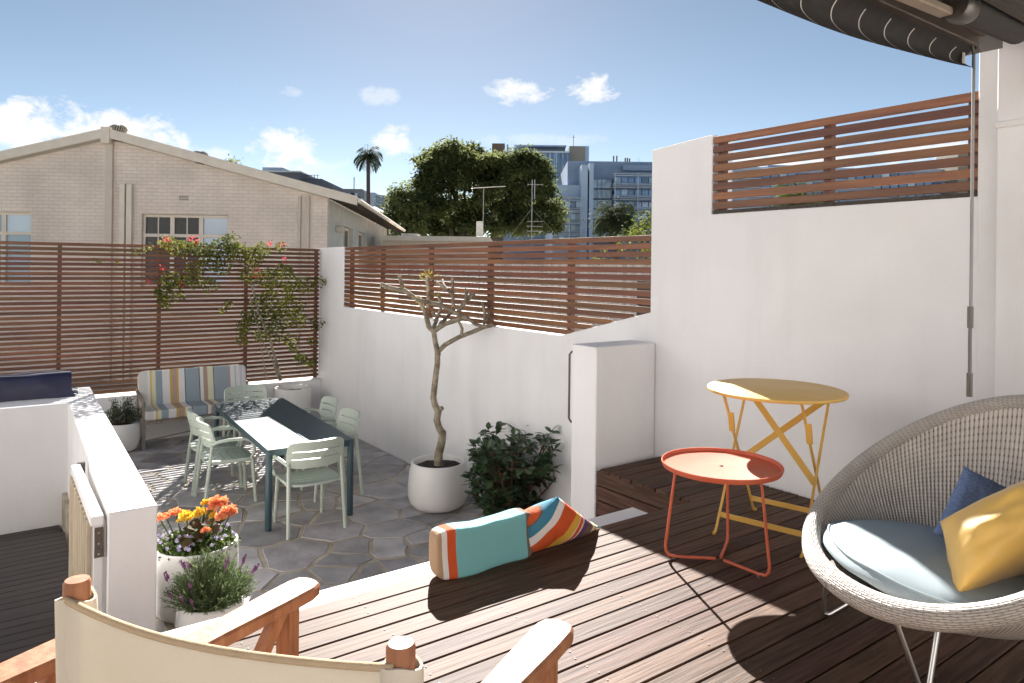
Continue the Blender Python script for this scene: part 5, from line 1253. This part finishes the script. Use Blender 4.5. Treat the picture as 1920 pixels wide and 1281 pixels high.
tree('small_tree', 'grey-green bushy tree top before the blue office glass', 1160, 42, [(1150, 395, 16, 12), (1165, 405, 18, 12), (1140, 412, 14, 10), (1175, 420, 16, 10), (1150, 430, 26, 8)], [([(1158, 470, 0), (1158, 410, 0)], .14)], mat('grey_green_leaf', (.1, .12, .06), .8, (.045, .06, .03), .8, transl=.3, spec=.1), .24, 40, 12)

# ------------------------------------------------------------------ office blocks on the hill
ho = bthing('office_block', 'blue-grey office complex with louvred floors and glass stair tower', 'office block', 1140, 170)
bpart(ho, 'upper_block', CLAD, 1063, 1420, 304, 540, 0, 40)
bpart(ho, 'low_wing', CLADL, 1036, 1090, 347, 540, -3, 40); bpart(ho, 'ledge', CLADW, 1030, 1093, 369, 371, -4.2, 3)
for x0, x1, y0 in ((1089, 1101, 309), (1104, 1112, 306)): bpart(ho, 'column', CLADL, x0, x1, y0, 540, -6, 6)
bpart(ho, 'recess', CLAD, 1101, 1104, 310, 540, -3, 3)
for r in range(6):
    y = 337 + r * 19; bpart(ho, 'stair_glass', GLASSW, 1112.5, 1147, y, y + 16, -1.5, 1)
    for k in range(5): bpart(ho, 'mullion', CLADL, 1112.5 + k * 8, 1113.2 + k * 8, y, y + 16, -1.9, .35)
for r in range(6):
    y = 327 + r * 22.5
    bpart(ho, 'spandrel', CLAD, 1150, 1420, y + 17, y + 22, -5, 5)
    for k in range(20):
        wx = 1152 + k * 13; bpart(ho, 'window', GLASSB if (k * 7 + r * 3) % 5 else GLASSW, wx, wx + 11.6, y + 6, y + 17, -4, 4)
    for dy in (0, 3, 19): bpart(ho, 'louvre', CLADW, 1150, 1420, y + dy, y + dy + .9, -7, 1.2)
for k in range(7): bpart(ho, 'louvre_post', CLADW, 1152 + k * 43, 1153 + k * 43, 325, 540, -7.3, .25)
for r in range(4):
    y = 372 + r * 22
    for k in range(5): bpart(ho, 'window', GLASSW if (k + r) % 3 else GLASSB, 1038 + k * 10.6, 1047.5 + k * 10.6, y + 6, y + 17, -5, 2)
    for dy in (0, 3, 18): bpart(ho, 'louvre', CLADW, 1036, 1093, y + dy, y + dy + .9, -8, 1.2)
for px in (1067, 1088): bpart(ho, 'louvre_post', CLADW, px, px + 1, 370, 540, -8.3, .25)
bpart(ho, 'plant_room', CLAD, 1168, 1420, 311, 321, -2, 2)
for px, y in ((1150, 292), (1156, 292), (1172, 296), (1176, 296), (1180, 297)): bpart(ho, 'flue', DKMET, px, px + 1.8, y, 304, 10, 1)
for px in (1195, 1199): bpart(ho, 'roof_rail', CLADW, px, px + .6, 296, 304, 2, .3)
tw_ = bthing('office_tower', 'glass office tower with beige top block behind the fig tree', 'office block', 1010, 210)
bpart(tw_, 'core', BROWNC, 921, 945, 269, 540, 10, 14); bpart(tw_, 'body', CLAD, 944, 1066, 285, 540, 1, 30); bpart(tw_, 'top_block', BEIGE, 1066, 1096, 274, 540, 2, 20); bpart(tw_, 'side_block', CLADL, 1096, 1103, 274, 540, 4, 20)
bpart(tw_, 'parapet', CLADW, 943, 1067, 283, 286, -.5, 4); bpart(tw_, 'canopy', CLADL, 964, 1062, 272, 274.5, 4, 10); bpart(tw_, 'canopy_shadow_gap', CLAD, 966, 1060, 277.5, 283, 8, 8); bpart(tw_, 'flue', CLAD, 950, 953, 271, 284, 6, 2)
for k in range(30): bpart(tw_, 'glass_bay', GLASSB if k % 3 else GLASSW, 945 + k * 4.03, 948.2 + k * 4.03, 287, 344, 0, .9)
bpart(tw_, 'mast', DKMET, 1075, 1075.8, 253, 274, 8, .5); bpart(tw_, 'mast_arm', DKMET, 1073, 1078, 257, 257.6, 8, .4)
for nm, lbl, x, d, parts in [('apartment_block', 'dark grey apartment block just above the brick roofline', 545, 130, [('body', mat('dark_grey_cladding', (.09, .1, .13), .7), 488, 562, 321, 540, 0, 20), ('wing', mat('dark_grey_cladding', (.09, .1, .13), .7), 560, 602, 335, 540, 2, 18), ('plant_room', CLADL, 492, 530, 314, 321, 3, 8), ('roof_slab', CLADW, 486, 563, 320, 322, -1, 20)]),
                             ('apartment_block', 'mid grey flat-roofed apartments beside the tall palm', 650, 140, [('body', mat('mid_grey_render', (.27, .28, .3), .8), 600, 678, 354, 540, 0, 20), ('wing', CLADL, 678, 702, 361, 540, 2, 20), ('far_wing', CLAD, 702, 722, 366, 540, 3, 18)])]:
    t = bthing(nm, lbl, 'apartment block', x, d, 'apartment blocks on the hill')
    for p in parts: bpart(t, p[0], p[1], p[2], p[3], p[4], p[5], p[6], p[7])
    if x == 650:
        for k in range(5): bpart(t, 'window', GLASSD if k % 2 else GLASSW, 637 + k * 7, 642.5 + k * 7, 362, 371, -.4, .5)
        bpart(t, 'balcony', CLADW, 662, 679, 372, 380, -1.5, 1.5); bpart(t, 'mast', DKMET, 663, 664, 332, 354, 3, .4)
    else:
        for k in range(6): bpart(t, 'rail_post', DKMET, 565 + k * 6, 565.7 + k * 6, 328, 335, 3, .2)
        bpart(t, 'rail', DKMET, 563, 598, 328, 328.8, 3, .2)
rh = bthing('red_roofed_house', 'small house with red tiled hip roof below the tall palm', 'house', 694, 80); o0, d0 = rh['o']
bpart(rh, 'wall', WHITE2, 672, 716, 397, 540, 0, 6)
a, b, c, e, z0, z1 = bgbox(668, 718, 384, 398, 80, 8)
obj('roof', G().add([(a - o0, -1, z0 + 1.5), (b - o0, -1, z0 + 1.5), (b - o0, 8, z0 + 1.5), (a - o0, 8, z0 + 1.5), (a - o0 + .6, 3, z1 + 1.5), (b - o0 - 1.4, 3, z1 + 1.5)], [(0, 1, 5, 4), (1, 2, 5), (2, 3, 4, 5), (3, 0, 4), (0, 3, 2, 1)]), TILER, rh, world=False)
gl_ = bthing('office_block', 'long blue glass office block seen through the upper slatted panel', 'office block', 1600, 120)
bpart(gl_, 'body', CLADL, 1330, 2300, 318, 540, 0, 25)
for r in range(4):
    y = 325 + r * 17
    for k in range(40): bpart(gl_, 'window', GLASSW if (k * 5 + r) % 4 == 0 else GLASSB, 1334 + k * 16, 1347.5 + k * 16, y, y + 11, -.5, .6)
    bpart(gl_, 'louvre', CLADW, 1330, 2300, y - 3, y - 2, -1.5, .5)
bpart(gl_, 'stair_block', BEIGE, 1795, 1840, 285, 540, -4, 6); bpart(gl_, 'plant_room', CLAD, 1440, 1520, 310, 318, 3, 10)

for o in D.objects:
    if 'o' in o.keys(): del o['o']
SC.cycles.max_bounces = 8
